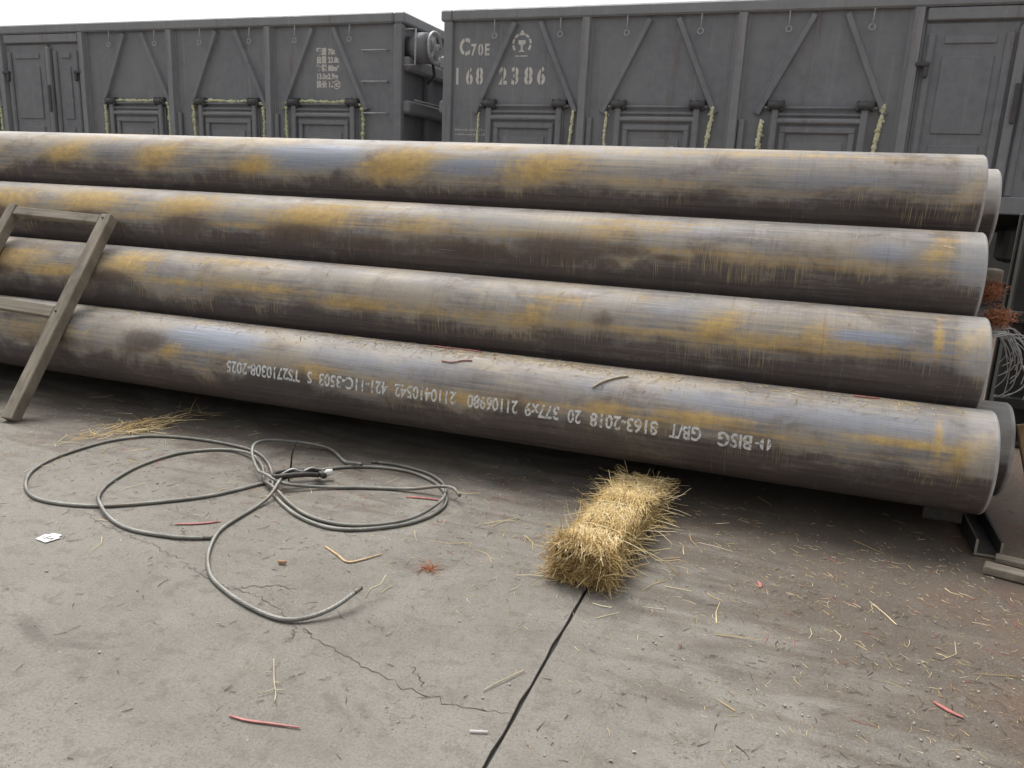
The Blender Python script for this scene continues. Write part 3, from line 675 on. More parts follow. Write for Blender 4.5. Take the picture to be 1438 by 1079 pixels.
def pipe(idx, Y, Z, x1, x0, label, fine=True, wall=.009, name='steel_pipe'):
    if fine:
        xs_ = np.concatenate([np.linspace(x0, -5.2, 60, endpoint=False), np.linspace(-5.2, x1 - .045, 420), np.linspace(x1 - .040, x1 - .006, 6)]); na = 132
    else:
        xs_ = np.concatenate([np.linspace(x0, -2, 30, endpoint=False), np.linspace(-2, x1 - .045, 70), np.linspace(x1 - .040, x1 - .006, 4)]); na = 72
    ang = np.linspace(-math.pi, math.pi, na, endpoint=False)         # 0 = top, + towards the camera (-y)
    nr = len(xs_)
    XX, AA = np.meshgrid(xs_, ang, indexing='ij')
    r = np.random.default_rng(idx + 40)
    V = np.stack([XX, -np.sin(AA) * RP, np.cos(AA) * RP], -1).reshape(-1, 3)
    k = np.arange(na); k2 = (k + 1) % na
    F = [np.stack([i * na + k, i * na + k2, (i + 1) * na + k2, (i + 1) * na + k], -1) for i in range(nr - 1)]
    # bevel ring, bore
    rings = [(x1, RP - .004), (x1, RP - wall), (x1 - .35, RP - wall), (x0 + .35, RP - wall), (x0 - .002, RP - wall), (x0 - .002, RP - .002)]
    base = nr * na; ex = []; exx = []; exa = []
    for xr, rr in rings:
        ex.append(np.stack([np.full(na, xr), -np.sin(ang) * rr, np.cos(ang) * rr], -1)); exx.append(np.full(na, xr)); exa.append(ang)
    V = np.concatenate([V] + ex)
    seq = [nr - 1] + [nr + j for j in range(len(rings))] + [0]
    for a, b in zip(seq[:-1], seq[1:]):
        F.append(np.stack([a * na + k, a * na + k2, b * na + k2, b * na + k], -1))
    F = np.concatenate(F)
    me = bpy.data.meshes.new(name)
    me.from_pydata(V.tolist(), [], F.tolist()); me.update()
    sm = np.ones(len(F), bool); sm[-7 * na:] = False; me.polygons.foreach_set('use_smooth', sm)
    Xv = np.concatenate([XX.ravel()] + exx); Av = np.degrees(np.concatenate([AA.ravel()] + exa))
    def field(lst, shear=SH):
        o = np.zeros(len(Xv))
        for (x, a, sx, sa, s) in lst:
            sx, sa = (sx * 1.22, sa * 1.15) if sx > .03 else (sx, sa); sx_ = sx; sh = shear if sx < .3 and sx > .03 else 0
            da = Av - a; d = ((Xv - x - sh * da) / sx_) ** 2 + (da / sa) ** 2
            o = np.maximum(o, s * np.exp(-d ** 1.05 * .72))
        return o
    B = BANDS.get(idx)
    if B is None:
        B = dict(rust=[(x_ + r.normal() * .1, r.uniform(45, 75), r.uniform(.06, .2), r.uniform(10, 26), r.uniform(.6, 1)) for x_ in np.arange(-5, 1, .6)], brown=[], tan=[], blue=[])
    rust = field(B['rust']); brown = field(B['brown'], 0); tan = field(B['tan']); blue = field(B['blue'], 0)
    # water line: rust has settled along the flank, drips hang below it
    kx = np.linspace(x0 - .5, x1 + .5, 60); wob = [81, 83, 81, 87][idx % 4] + np.interp(Xv, kx, r.normal(0, 6.5, 60)) + np.interp(Xv, np.linspace(x0 - .5, x1 + .5, 220), r.normal(0, 2.6, 220))
    line = np.exp(-((Av - wob) / 6.5) ** 2) * .34; rust = np.maximum(rust, line)
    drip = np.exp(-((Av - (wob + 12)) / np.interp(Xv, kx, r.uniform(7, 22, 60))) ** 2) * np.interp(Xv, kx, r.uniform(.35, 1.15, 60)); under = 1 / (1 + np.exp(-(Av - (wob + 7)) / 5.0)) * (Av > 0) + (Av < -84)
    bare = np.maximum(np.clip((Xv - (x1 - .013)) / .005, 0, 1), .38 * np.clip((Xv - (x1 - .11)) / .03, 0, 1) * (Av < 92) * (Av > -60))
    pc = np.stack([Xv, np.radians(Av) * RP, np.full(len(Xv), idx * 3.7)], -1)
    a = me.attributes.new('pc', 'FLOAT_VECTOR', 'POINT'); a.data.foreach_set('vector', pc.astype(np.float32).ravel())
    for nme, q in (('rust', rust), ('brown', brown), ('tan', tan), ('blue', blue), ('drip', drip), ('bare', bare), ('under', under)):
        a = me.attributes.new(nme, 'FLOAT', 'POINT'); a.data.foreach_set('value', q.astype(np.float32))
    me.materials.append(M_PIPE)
    o = link(name, me, None, (0, Y, Z))
    return tag(o, label, 'pipe', 'steel pipes in the stack')
ends = [.700, .668, .648, .640]
labs = ['lowest front steel pipe with white upside-down lettering along its flank',
        'second steel pipe from the bottom of the stack, orange coir showing above its end',
        'third steel pipe from the bottom, dark brown stains along its flank',
        'topmost front steel pipe with ochre rust bands and a blue-grey patch']
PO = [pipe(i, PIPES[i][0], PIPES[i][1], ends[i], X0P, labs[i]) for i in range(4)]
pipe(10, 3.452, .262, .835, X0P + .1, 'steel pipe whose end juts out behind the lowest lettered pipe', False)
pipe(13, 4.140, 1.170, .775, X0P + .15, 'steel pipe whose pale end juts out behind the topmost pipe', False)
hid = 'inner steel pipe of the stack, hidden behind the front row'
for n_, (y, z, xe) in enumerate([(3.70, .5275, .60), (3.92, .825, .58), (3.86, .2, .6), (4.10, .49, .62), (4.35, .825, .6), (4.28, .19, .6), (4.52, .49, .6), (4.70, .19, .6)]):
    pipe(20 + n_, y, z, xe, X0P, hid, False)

# stencilled print on the lowest pipe: runs right to left, upside down
def on_pipe(m_v, X, ang0):
    """glyph coords (a along text, b up) -> pipe frame, rotated half a turn so text reads upside down"""
    out = []
    for a, b, _ in m_v:
        th = ang0 + b / RP
        out.append((X - a, -math.sin(th) * (RP + .0016), math.cos(th) * (RP + .0016)))
    return out
lead = Vector((0, PIPES[0][0], PIPES[0][1]))
def pipe_word(s_, xr, xl, ang=80.0, size=.074, thick=.0018):
    V, F = text_mesh('print', s_, size, thick=thick, rows=.007)
    w = V[:, 0].max() - V[:, 0].min(); k = (xr - xl) / w
    V = V.copy(); V[:, 0] = (V[:, 0] - V[:, 0].min()) * k
    m = MB(); m.add(on_pipe(V, xr, R_(ang)), F); m.build('printed_text', M_PTEXT, PO[0])
for w_ in (('BISG', -.083, -.204, 80.5), ('GB/T', -.264, -.382, 79), ('8163-2018', -.425, -.689, 79), ('20', -.725, -.779, 78.4), ('377x9', -.815, -.957, 77.6), ('21106980', -.987, -1.206, 77.2),
           ('2110410542', -1.258, -1.54, 76.6), ('421-11C-3503', -1.574, -1.911, 76.2), ('S', -1.948, -1.972, 76), ('TS2710308-2025', -2.01, -2.404, 76)): pipe_word(*w_)
m = MB(); A = np.linspace(0, 2 * math.pi, 21); c0 = R_(87.5)
disc = [(.020 * math.cos(a), .024 * math.sin(a), 0) for a in A[:-1]]
half1 = [q for q in disc if q[0] >= .001] ; half2 = [q for q in disc if q[0] <= -.001]
half1.sort(key=lambda q: math.atan2(q[1], q[0])); half2.sort(key=lambda q: math.atan2(q[1], q[0]) % (2 * math.pi))
m.add(on_pipe(half1, -.036, c0), [tuple(range(len(half1)))]); m.add(on_pipe(half2, -.036, c0), [tuple(range(len(half2)))])
m.add(on_pipe([(.020, -.004, 0), (.036, -.004, 0), (.036, .003, 0), (.020, .003, 0)], -.036, c0), [(0, 1, 2, 3)])
m.build('printed_emblem', M_PTEXT, PO[0])

# ================================================================== DUNNAGE AND THINGS ROUND THE STACK
# steel channel across the right-hand ends
def channel(xc, y0, y1, w=.085, h=.058, tk=.008):
    root = thing('channel_beam', (xc, y0, 0), 'dark steel channel lying crosswise under the right pipe ends', 'steel beam')
    ox, oy = xc, y0
    m = MB(); pr = [(-w / 2, 0), (w / 2, 0), (w / 2, h), (w / 2 - tk, h), (w / 2 - tk, tk), (-w / 2 + tk, tk), (-w / 2 + tk, h), (-w / 2, h)]
    m.prism(pr, 0.0, y1 - y0, lambda a, b, c: (a, c, b + .004)); m.build('web', M_CHAN, root)
    e = MB(); n = len(pr); e.prism([(a * .995, b * .995) for a, b in pr], -.004, -.0005, lambda a, b, c: (a, c, b + .0042)); e.build('cut_end', M_CHEDGE, root)
channel(.735, 2.95, 5.1)
m = MB(); m.box((0, 0, .03), (.13, .30, .058), None, .004); tag(m.build('packing_block', M_IRON), 'dark packing block on the channel beneath the lowest pipe', 'block').location = (.60, 3.22, .062)
def timber(name, xc, lab):
    m = MB(); m.box((0, 0, .06), (.16, 2.4, .115), None, .006); tag(m.build(name, M_WOODS, None), lab, 'timber').location = (xc, 3.95, 0)
timber('timber_bearer', -5.6, 'timber bearer under the far left run of the pipes')
timber('timber_bearer', -10.4, 'timber bearer under the far end of the pipes')

# leaning wooden frame on the slope of the stack
s_dir = Vector((0, .5938, .8046)); n_dir = Vector((0, -.8046, .5938)); P0 = Vector((0, PIPES[0][0], PIPES[0][1])) + n_dir * (RP + .003)
fr = thing('wooden_frame', (-3.75, 2.6, 0), 'weathered grey timber frame leaning on the left of the pipe stack', 'wooden frame')
def onS(x, s_, up_=0.0): return tuple(Vector((x, 0, 0)) + P0 + s_dir * s_ + n_dir * up_ - Vector((-3.75, 2.6, 0)))
def fpart(name, a, b, w, d, mat): 
    m = MB(); m.bar(a, b, w, d, n_dir, .004); return m.build(name, mat, fr)
fpart('stile', onS(-3.415, -.535, .030), onS(-3.437, .625, .030), .072, .055, M_WOODS)
fpart('stile', onS(-4.10, -.535, .030), onS(-4.122, .65, .030), .062, .055, M_WOODS)
fpart('rail', onS(-3.4755, .595, .036), onS(-4.0885, .612, .036), .050, .036, M_WOODX)
fpart('rail', onS(-3.4655, .040, .036), onS(-4.0795, .060, .036), .062, .036, M_WOODX)
m = MB(); m.tube([onS(-3.44, .04, .056), onS(-3.44, .04, .062)], .006, 8); m.build('nail', M_IRON, fr)
m = MB(); m.tube([onS(-3.445, .60, .056), onS(-3.445, .60, .062)], .006, 8); m.build('nail', M_IRON, fr)

# ---- strands
def strand(m, p, d, L, w, tone, curl=.15, r=rng, nseg=3, flat=False):
    d = np.array(d, float); d /= np.linalg.norm(d); p = np.array(p, float)
    side = np.cross(d, [0, 0, 1.0]); n = np.linalg.norm(side)
    side = np.array([1., 0, 0]) if n < 1e-3 else side / n
    upv = np.cross(side, d); bend = r.normal(0, curl, 2)
    vv = []
    for i in range(nseg + 1):
        t_ = i / nseg; c = p + d * L * t_ + (side * bend[0] + upv * bend[1] * (0.15 if flat else 1)) * L * (t_ - t_ * t_) * 2
        ww = w * (1 - .55 * t_)
        vv += [tuple(c + side * ww), tuple(c + upv * ww * 1.2), tuple(c - side * ww)]
    ff = []
    for i in range(nseg):
        a = 3 * i; b = a + 3
        ff += [(a, a + 1, b + 1, b), (a + 1, a + 2, b + 2, b + 1), (a + 2, a, b, b + 2)]
    m.add(vv, ff, tone)

# ---- straw bale wedged under the lowest pipe
bale = thing('straw_bale', (-.47, 2.58, 0), 'golden bundle of tied straw lying crosswise, wedged under the lowest pipe', 'straw bale')
BA = Vector((-.515, 2.165, 0)); BBk = Vector((-.462, 2.93, 0)); bx = (BBk - BA); BL = bx.length; bx.normalize(); by = Vector((-bx.y, bx.x, 0))
bw, bh = .165, .128
org = Vector((-.47, 2.58, 0))
def bp(u, v_, z): return np.array(BA + bx * u + by * v_ - org) + np.array([0, 0, z])
PIN = (.16, .38, .60)
def pinch(u): return 1 - .045 * sum(math.exp(-((u - q) / .035) ** 2) for q in PIN)
def bhz(u): return (bh if u < .45 else bh - .035 * min(1, (u - .45) / .3)) * pinch(u)
core = MB(); prof = []
nU = 14
for i in range(nU + 1):
    u = BL * i / nU; hh = bhz(u) - .012; ww = bw / 2 - .012; sc = .94 if i in (0, nU) else 1.0
    for (a, b) in ((-1, 0.02), (-1.02, .6), (-.82, .95), (-.3, 1.02), (.3, 1.02), (.82, .95), (1.02, .6), (1, 0.02)):
        q = bp(u + (0.01 if i == 0 else 0), a * ww * sc * (1 + .05 * rng.normal()), b * hh * sc * (1 + .03 * rng.normal())); q[2] = max(q[2], .002); prof.append(tuple(q))
ff = [(i * 8 + k, i * 8 + (k + 1) % 8, (i + 1) * 8 + (k + 1) % 8, (i + 1) * 8 + k) for i in range(nU) for k in range(8)] + [tuple(range(8)), tuple(nU * 8 + k for k in range(8))]
core.add(prof, ff); core.build('core', M_CORE, bale)
st = MB(); bxn, byn = np.array(bx), np.array(by); Zu = np.array([0, 0, 1.])
for _ in range(9500):
    u = rng.random() * BL; hh = bhz(u); q = rng.random(); tb = .10 * math.sin(u * 23) + .08 * math.sin(u * 51 + 1)
    tone = np.clip(rng.normal(.60, .2), 0, 1)
    if q < .52:      # top skin: fibres lying mostly across the roll, shingled towards the camera
        v_ = rng.uniform(-.5, .5) * bw * .95; z = hh * (1 - .10 * (abs(v_) / (bw / 2)) ** 3) + rng.uniform(-.010, .010)
        d = -bxn * rng.normal(.9, .3) + byn * rng.normal(-.05, .24) + Zu * rng.normal(-.01, .06)
        tone = np.clip(rng.normal(.76, .17) + tb, 0, 1)
    elif q < .72:    # right flank
        v_ = -bw / 2 * pinch(u) + rng.uniform(-.006, .01); z = rng.uniform(.01, hh)
        d = -bxn * rng.normal(.6, .4) - byn * abs(rng.normal(.10, .16)) + Zu * rng.normal(-.3, .4)
        tone = np.clip(rng.normal(.5, .2), 0, 1)
    elif q < .84:    # left flank
        v_ = bw / 2 * pinch(u) + rng.uniform(-.01, .006); z = rng.uniform(.01, hh)
        d = -bxn * rng.normal(.4, .6) + byn * abs(rng.normal(.1, .15)) + Zu * rng.normal(-.2, .4)
        tone = np.clip(rng.normal(.5, .2), 0, 1)
    else:            # loose rear tuft
        u = BL * rng.uniform(.62, 1.0); v_ = rng.uniform(-.5, .5) * bw; z = hh * rng.uniform(.6, .9)
        d = bxn * rng.normal(.3, .4) + byn * rng.normal(0, .6) + Zu * abs(rng.normal(.10, .10))
    L = rng.uniform(.02, .07) if rng.random() < .9 else rng.uniform(.07, .13); p = bp(u, v_, z)
    if p[2] + d[2] / np.linalg.norm(d) * L < .003: d[2] = abs(d[2]) * .2
    if u > .60 and z + L * d[2] > .10: d[2] = -abs(d[2]) * .3
    strand(st, p, d, L, rng.uniform(.0007, .0014), tone, .07)
for _ in range(2300):   # cut front end
    v_ = rng.uniform(-.5, .5) * bw * 1.02; z = rng.uniform(.004, bh * 1.0)
    d = -bxn * abs(rng.normal(.35, .25)) + byn * rng.normal(0, .7) + Zu * rng.normal(-.1, .7); L = rng.uniform(.025, .085)
    p = bp(rng.uniform(-.006, .035), v_, z)
    if p[2] + d[2] / np.linalg.norm(d) * L < .003: d[2] = abs(d[2]) * .15
    strand(st, p, d, L, rng.uniform(.0008, .0017), np.clip(rng.normal(.40, .22), 0, 1), .25)
for _ in range(150):    # splayed long stalks round the base
    u = rng.uniform(-.02, BL * .95); s = rng.choice([-1, 1], p=[.7, .3]); p = bp(u, s * bw / 2 * rng.uniform(.8, 1.05), rng.uniform(.004, .06))
    d = bxn * rng.normal(-.1, .6) + byn * s * abs(rng.normal(.5, .3)) + Zu * rng.normal(-.15, .25); L = rng.uniform(.06, .15)
    if p[2] + d[2] / np.linalg.norm(d) * L < .003: d[2] = -max(0, (p[2] - .004)) / L
    strand(st, p, d, L, rng.uniform(.0012, .0022), np.clip(rng.normal(.66, .18), 0, 1), .10)
so_ = st.build('straw_stalks', M_STRAW, bale); so_['kind'] = 'stuff'
for u in PIN:
    m = MB(); pts = [bp(u + .004 * rng.normal(), a * bw / 2 * 1.02 * pinch(u), b * bhz(u) * 1.03 + .004) for a, b in ((-1, .0), (-1.02, .55), (-.85, .93), (-.4, 1.0), (0, 1.005), (.4, 1.0), (.85, .93), (1.02, .55), (1, 0))]
    m.tube(catmull(pts, 4), .0034, 6); m.build('twine', M_TWINE, bale)

# ---- wire ropes
def rope(name, pts, label, tips=(0, 1), r=.0064, lift=None, base=.0072, seed=0):
    P = catmull([(x, y, 0) for x, y in pts], 24); P = np.array(P)
    seg = np.linalg.norm(np.diff(P, axis=0), axis=1); s = np.concatenate([[0], np.cumsum(seg)]); n = int(s[-1] / .005)
    si = np.linspace(0, s[-1], n); Q = np.stack([np.interp(si, s, P[:, k]) for k in range(3)], -1)
    rw_ = np.random.default_rng(len(pts)); kk = np.linspace(0, s[-1], max(8, int(s[-1] / .16)))
    for ax in (0, 1): Q[:, ax] += np.interp(si, kk, rw_.normal(0, .0035, len(kk)))
    for _ in range(60): Q[1:-1] = .25 * Q[:-2] + .5 * Q[1:-1] + .25 * Q[2:]
    z = np.full(n, base)
    if lift:
        for (x, y, h_, w) in lift:
            d2 = ((Q[:, 0] - x) ** 2 + (Q[:, 1] - y) ** 2) / w ** 2; z = np.maximum(z, base + h_ * np.exp(-d2))
    Q[:, 2] = z
    o0 = Q[0].copy(); o0[2] = 0
    T = np.gradient(Q, axis=0); T /= np.linalg.norm(T, axis=1)[:, None]
    N = np.cross(T, [0, 0, 1.]); N /= np.linalg.norm(N, axis=1)[:, None]; B = np.cross(N, T)
    na = 30; a = np.linspace(0, 2 * np.pi, na, endpoint=False)
    tw = si / .075 * 2 * np.pi
    rr = r * (.76 + .30 * np.abs(np.cos(3 * (a[None] + 0 * tw[:, None]))) ** .7)      # six lobes
    th = a[None] + tw[:, None]
    V = Q[:, None] + (N[:, None] * np.cos(th)[..., None] + B[:, None] * np.sin(th)[..., None]) * rr[..., None]
    m = MB(); ff = [(i * na + k, i * na + (k + 1) % na, (i + 1) * na + (k + 1) % na, (i + 1) * na + k) for i in range(n - 1) for k in range(na)]
    ff += [tuple(range(na)), tuple((n - 1) * na + k for k in range(na))]
    m.add([tuple(q) for q in (V.reshape(-1, 3) - o0)], ff, .5, True)
    root = thing('wire_rope', tuple(o0), label, 'wire rope', 'wire rope slings on the concrete')
    m.build('rope', M_ROPE, root)
    for e in tips:
        i0, i1 = (0, 6) if e == 0 else (n - 1, n - 7)
        f_ = MB(); f_.tube([tuple(Q[i0] - o0 + (Q[i0] - Q[i1]) * .1), tuple(Q[i1] - o0)], [r * .98, r * 1.07], 12); f_.build('end_ferrule', M_FERR, root)
    return root
RA = [(-2.719, 2.648), (-2.784, 2.554), (-2.805, 2.386), (-2.79, 2.229), (-2.723, 2.095), (-2.61, 1.991), (-2.493, 1.938), (-2.388, 1.931), (-2.301, 1.952), (-2.234, 1.985), (-2.133, 2.056), (-2.035, 2.143), (-1.951, 2.255), (-1.873, 2.429), (-1.825, 2.543), (-1.759, 2.652), (-1.677, 2.734), (-1.55, 2.785), (-1.425, 2.79), (-1.307, 2.751), (-1.223, 2.686), (-1.159, 2.601), (-1.13, 2.506), (-1.149, 2.394), (-1.202, 2.299), (-1.31, 2.205), (-1.411, 2.172), (-1.521, 2.190), (-1.633, 2.248), (-1.771, 2.352), (-1.842, 2.445), (-1.933, 2.554), (-2.053, 2.662), (-2.182, 2.724), (-2.36, 2.744), (-2.563, 2.72), (-2.70, 2.665), (-2.77, 2.59)]
RB = [(-1.716, 1.948), (-1.798, 1.902), (-1.894, 1.881), (-2.001, 1.879), (-2.1, 1.91), (-2.219, 1.97), (-2.312, 2.052), (-2.39, 2.168), (-2.427, 2.301), (-2.427, 2.437), (-2.408, 2.551), (-2.331, 2.646), (-2.229, 2.688), (-2.101, 2.648), (-1.985, 2.566), (-1.878, 2.434), (-1.804, 2.38), (-1.645, 2.285), (-1.532, 2.231), (-1.421, 2.212), (-1.32, 2.240), (-1.228, 2.308), (-1.170, 2.411), (-1.158, 2.521), (-1.18, 2.6), (-1.232, 2.716), (-1.317, 2.801), (-1.421, 2.838), (-1.526, 2.85), (-1.624, 2.832)]
RC = [(-1.614, 2.727), (-1.699, 2.753), (-1.777, 2.816), (-1.859, 2.875), (-1.942, 2.88), (-2.019, 2.844), (-2.073, 2.748), (-2.082, 2.647), (-2.038, 2.558), (-1.947, 2.472), (-1.847, 2.416), (-1.767, 2.397), (-1.689, 2.452), (-1.579, 2.516), (-1.437, 2.579), (-1.287, 2.62), (-1.164, 2.631), (-1.1, 2.582)]
RD = [(-1.80, 2.445), (-1.754, 2.33), (-1.747, 2.224), (-1.74, 2.106), (-1.727, 2.005), (-1.68, 1.905), (-1.631, 1.831), (-1.555, 1.755), (-1.476, 1.698), (-1.366, 1.64), (-1.28, 1.615), (-1.194, 1.605), (-1.148, 1.626), (-1.11, 1.664), (-1.077, 1.712), (-1.064, 1.761), (-1.06, 1.794)]
rope('wire_rope', RA, 'wire rope laid in a wide figure of eight, outermost loop on the left', (), lift=[(-2.76, 2.60, .0, .1)])
rope('wire_rope', RB, 'wire rope with an inner left loop ending in a ferrule near the crack', (0, 1), lift=[(-1.79, 2.37, .018, .12), (-2.23, 1.98, .018, .08), (-2.1, 2.65, .012, .1), (-1.17, 2.5, .017, .12)], base=.0072)
rope('wire_rope', RC, 'wire rope with a small raised loop nearest the pipes and a straight tail', (0, 1), lift=[(-2.05, 2.63, .07, .22), (-1.85, 2.416, .036, .14), (-1.16, 2.6, .036, .12), (-1.62, 2.74, .02, .08)], base=.0072)
rope('wire_rope', RD, 'wire rope with a long curved tail sweeping out towards the camera, tip lifted', (1,), lift=[(-1.78, 2.39, .036, .10), (-1.06, 1.79, .035, .12)], base=.0072)
# shackle and lashing where the ropes meet
sh = thing('shackle', (-1.75, 2.47, 0), 'dark iron shackle with a white taped pin where the ropes cross', 'shackle')
def rel(*p_): return tuple(Vector(p_) - Vector((-1.75, 2.47, 0)))
m = MB(); m.tube(catmull([rel(-1.72, 2.56, .03), rel(-1.79, 2.52, .04), rel(-1.83, 2.455, .045), rel(-1.815, 2.415, .045), rel(-1.775, 2.43, .05), rel(-1.725, 2.49, .045), rel(-1.69, 2.53, .035)], 6), .0105, 8); m.build('bow', M_IRON, sh)
m = MB(); m.tube([rel(-1.735, 2.575, .03), rel(-1.665, 2.53, .035)], .012, 10); m.tube([rel(-1.80, 2.40, .04), rel(-1.74, 2.50, .055), rel(-1.70, 2.56, .04)], .008, 8); m.build('pin', M_IRON, sh)
m = MB(); m.tube([rel(-1.690, 2.570, .022), rel(-1.680, 2.580, .030), rel(-1.664, 2.592, .034)], [.011, .015, .012], 10); m.build('tape_wrap', M_WHITE, sh)
m = MB(); m.tube(catmull([rel(-1.80, 2.44, .05), rel(-1.77, 2.47, .066), rel(-1.74, 2.49, .055), rel(-1.72, 2.53, .06), rel(-1.70, 2.58, .03)], 5), .004, 6); m.build('lashing', M_STEELROD, sh)
m = MB(); m.tube(catmull([(0, 0, 0), (.005, .01, .06), (.02, .0, .12), (.03, .02, .17)], 5), [.0035] * 15 + [.002], 6)
tag(m.build('bent_wire', M_IRON, None), 'short bent dark wire sticking up beside the shackle', 'wire').location = (-1.81, 2.50, .0)

# ---- litter one could pick up
def litter(name, mb, mat, loc, label, cat): return tag(link(name, mb.mesh(name, mat), None, loc), label, cat)
pp = thing('paper_scrap', (-2.18, 1.724, 0), 'torn white paper tag with dark marks lying at far left', 'paper')
m = MB(); pl = [(-.040, -.026), (.030, -.034), (.050, .020), (.034, .018), (.030, .040), (-.022, .038), (-.026, .022), (-.044, .018)]
m.prism([(a * .72, b * .85) for a, b in pl], .003, .0045); m.build('sheet', M_WHITE, pp)
for pts in (((-.02, .0), (-.005, -.012), (.0, .01)), ((.005, -.01), (.02, .004), (.022, -.014))):
    m = MB(); m.tube([(a, b, .0052) for a, b in pts], .0012, 4); m.build('mark', M_INK, pp)
def strip(name, pts, w, mat, label, cat, tk=.0025, z=.003, loc=None):
    P = catmull([(*p_, 0) if len(p_) == 2 else p_ for p_ in pts], 5); n = len(P); m = MB(); c0 = np.array(P[0]); vv = []
    for i, p_ in enumerate(P):
        d = P[min(i + 1, n - 1)] - P[max(i - 1, 0)]; d /= np.linalg.norm(d); nn = np.array([-d[1], d[0], 0]); q = p_ - c0
        ww = w * (.45 + .55 * math.sin(math.pi * min(1, .15 + i / (n - 1) * .8)))
        vv += [tuple(q + nn * ww + [0, 0, z]), tuple(q - nn * ww + [0, 0, z]), tuple(q - nn * ww * .8 + [0, 0, z + tk]), tuple(q + nn * ww * .8 + [0, 0, z + tk])]
    ff = [(4 * i + a, 4 * i + (a + 1) % 4, 4 * i + 4 + (a + 1) % 4, 4 * i + 4 + a) for i in range(n - 1) for a in range(4)] + [(0, 1, 2, 3), tuple(4 * (n - 1) + a for a in range(4))]
    m.add(vv, ff); return litter(name, m, mat, tuple(c0), label, cat)
strip('plastic_strip', [(-1.065, 1.235), (-1.02, 1.237), (-.965, 1.249), (-.90, 1.262)], .0030, M_RED, 'red plastic strip on the bare concrete at lower left', 'plastic strip')
strip('plastic_strip', [(-1.90, 1.98), (-1.83, 2.02), (-1.78, 2.065)], .005, M_RED, 'red plastic strip inside the left rope loop', 'plastic strip')
strip('plastic_strip', [(.435, 1.945), (.465, 1.92), (.492, 1.905)], .005, M_RED, 'red plastic strip on the dirty concrete at lower right', 'plastic strip')
strip('plastic_strip', [(-.002, 2.41), (.006, 2.395), (.008, 2.372)], .006, M_RED, 'tiny red plastic flake right of the straw bale', 'plastic strip')
strip('plastic_strip', [(-1.31, 2.55), (-1.24, 2.57), (-1.18, 2.575)], .006, M_RED, 'red plastic strip inside the right rope loop', 'plastic strip')
M_STK = mat_simple('dry_stalk', (.52, .36, .2), .7, .3, 60)
M_STKP = mat_simple('pale_stalk', (.50, .43, .30), .7, .2, 60)
strip('straw_stalk', [(-1.35, 2.05), (-1.28, 2.015), (-1.225, 1.985), (-1.19, 2.02), (-1.155, 2.08)], .0040, M_STK, 'bent orange straw blade shaped like a tick mark', 'straw')
m = MB(); m.tube([(-.012, 0, .008), (.012, .004, .008)], [.006, .005], 10); litter('plug', m, M_CORK, (-1.401, 1.89, 0), 'small tan plug lying between the rope tail and the bent straw', 'plug')
m = MB(); m.box((0, 0, .005), (.042, .005, .005), Matrix.Rotation(.35, 3, 'Z'), .002); litter('white_stick', m, M_WHITE, (-.537, 1.405, 0), 'small white stick near the slab joint at the bottom', 'stick')
m = MB(); m.tube(catmull([(-.028, -.055, .004), (-.01, -.018, .006), (.012, .02, .006), (.034, .062, .005)], 4), .0016, 6); litter('dry_stalk', m, M_STKP, (-.555, 1.60, 0), 'pale dry stalk lying beside the slab joint', 'stalk')
m = MB(); m.tube(catmull([(-.05, .06, .004), (-.02, .02, .006), (.01, -.02, .006), (.04, -.055, .004), (.055, -.08, .004)], 4), .0014, 6)
for a in ((.01, -.02, .03, -.02), (.03, -.045, .01, -.07), (.03, -.045, .055, -.04), (-.015, .015, -.03, .0)): m.tube([(a[0], a[1], .006), (a[2], a[3], .007)], .0012, 5)
litter('dry_stalk', m, M_STKP, (-1.06, 1.395, 0), 'branched pale dry stalk on the clean concrete at lower left', 'stalk')
m = MB(); m.tube(catmull([(0, 0, .01), (.004, .02, .03), (.02, .05, .035), (.02, .08, .05)], 4), .0024, 6); litter('dry_stalk', m, M_STKP, (-1.05, 1.80, 0), 'pale forked stalk beside the lifted rope tip', 'stalk')
def tuft(name, loc, n, rad, L, mat, label, cat, w=.0012, zr=.03, toner=(.5, .25), squash=1.0, seed=1):
    r = np.random.default_rng(seed); m = MB()
    for _ in range(n):
        p = r.normal(0, rad * .5, 3) * np.array([1, 1, squash]); p[2] = abs(p[2]) * zr / rad if zr < rad else p[2]
        d = r.normal(0, 1, 3) * np.array([1, 1, squash]); ll = r.uniform(.4, 1) * L
        if zr < rad and p[2] + d[2] / np.linalg.norm(d) * ll < .002: d[2] = abs(d[2]) * .3; p[2] = max(p[2], .003)
        strand(m, p, d, ll, w * r.uniform(.7, 1.4), float(np.clip(r.normal(*toner), 0, 1)), .3, r)
    return litter(name, m, mat, loc, label, cat)
tuft('fibre_tuft', (-.978, 2.051, 0), 34, .018, .06, M_COIR, 'small orange fibre tuft alone on the open concrete', 'fibre tuft', .0013, .012, (.6, .2), .4, 3)
tuft('fibre_tuft', (-.62, 2.45, 0), 14, .02, .05, M_REDF, 'small reddish fibre tuft left of the straw bale', 'fibre tuft', .0012, .01, (.5, .2), .3, 4)
tuft('coir_clump', (.705, 3.52, .866), 520, .040, .034, M_COIR, 'upper orange coir clump stuffed between the pipe ends', 'coir clump', .0012, 9, (.5, .22), .85, 5)
tuft('coir_clump', (.735, 3.46, .772), 620, .046, .034, M_COIR, 'lower orange coir clump beside the wire strands', 'coir clump', .0012, 9, (.5, .22), .75, 6)
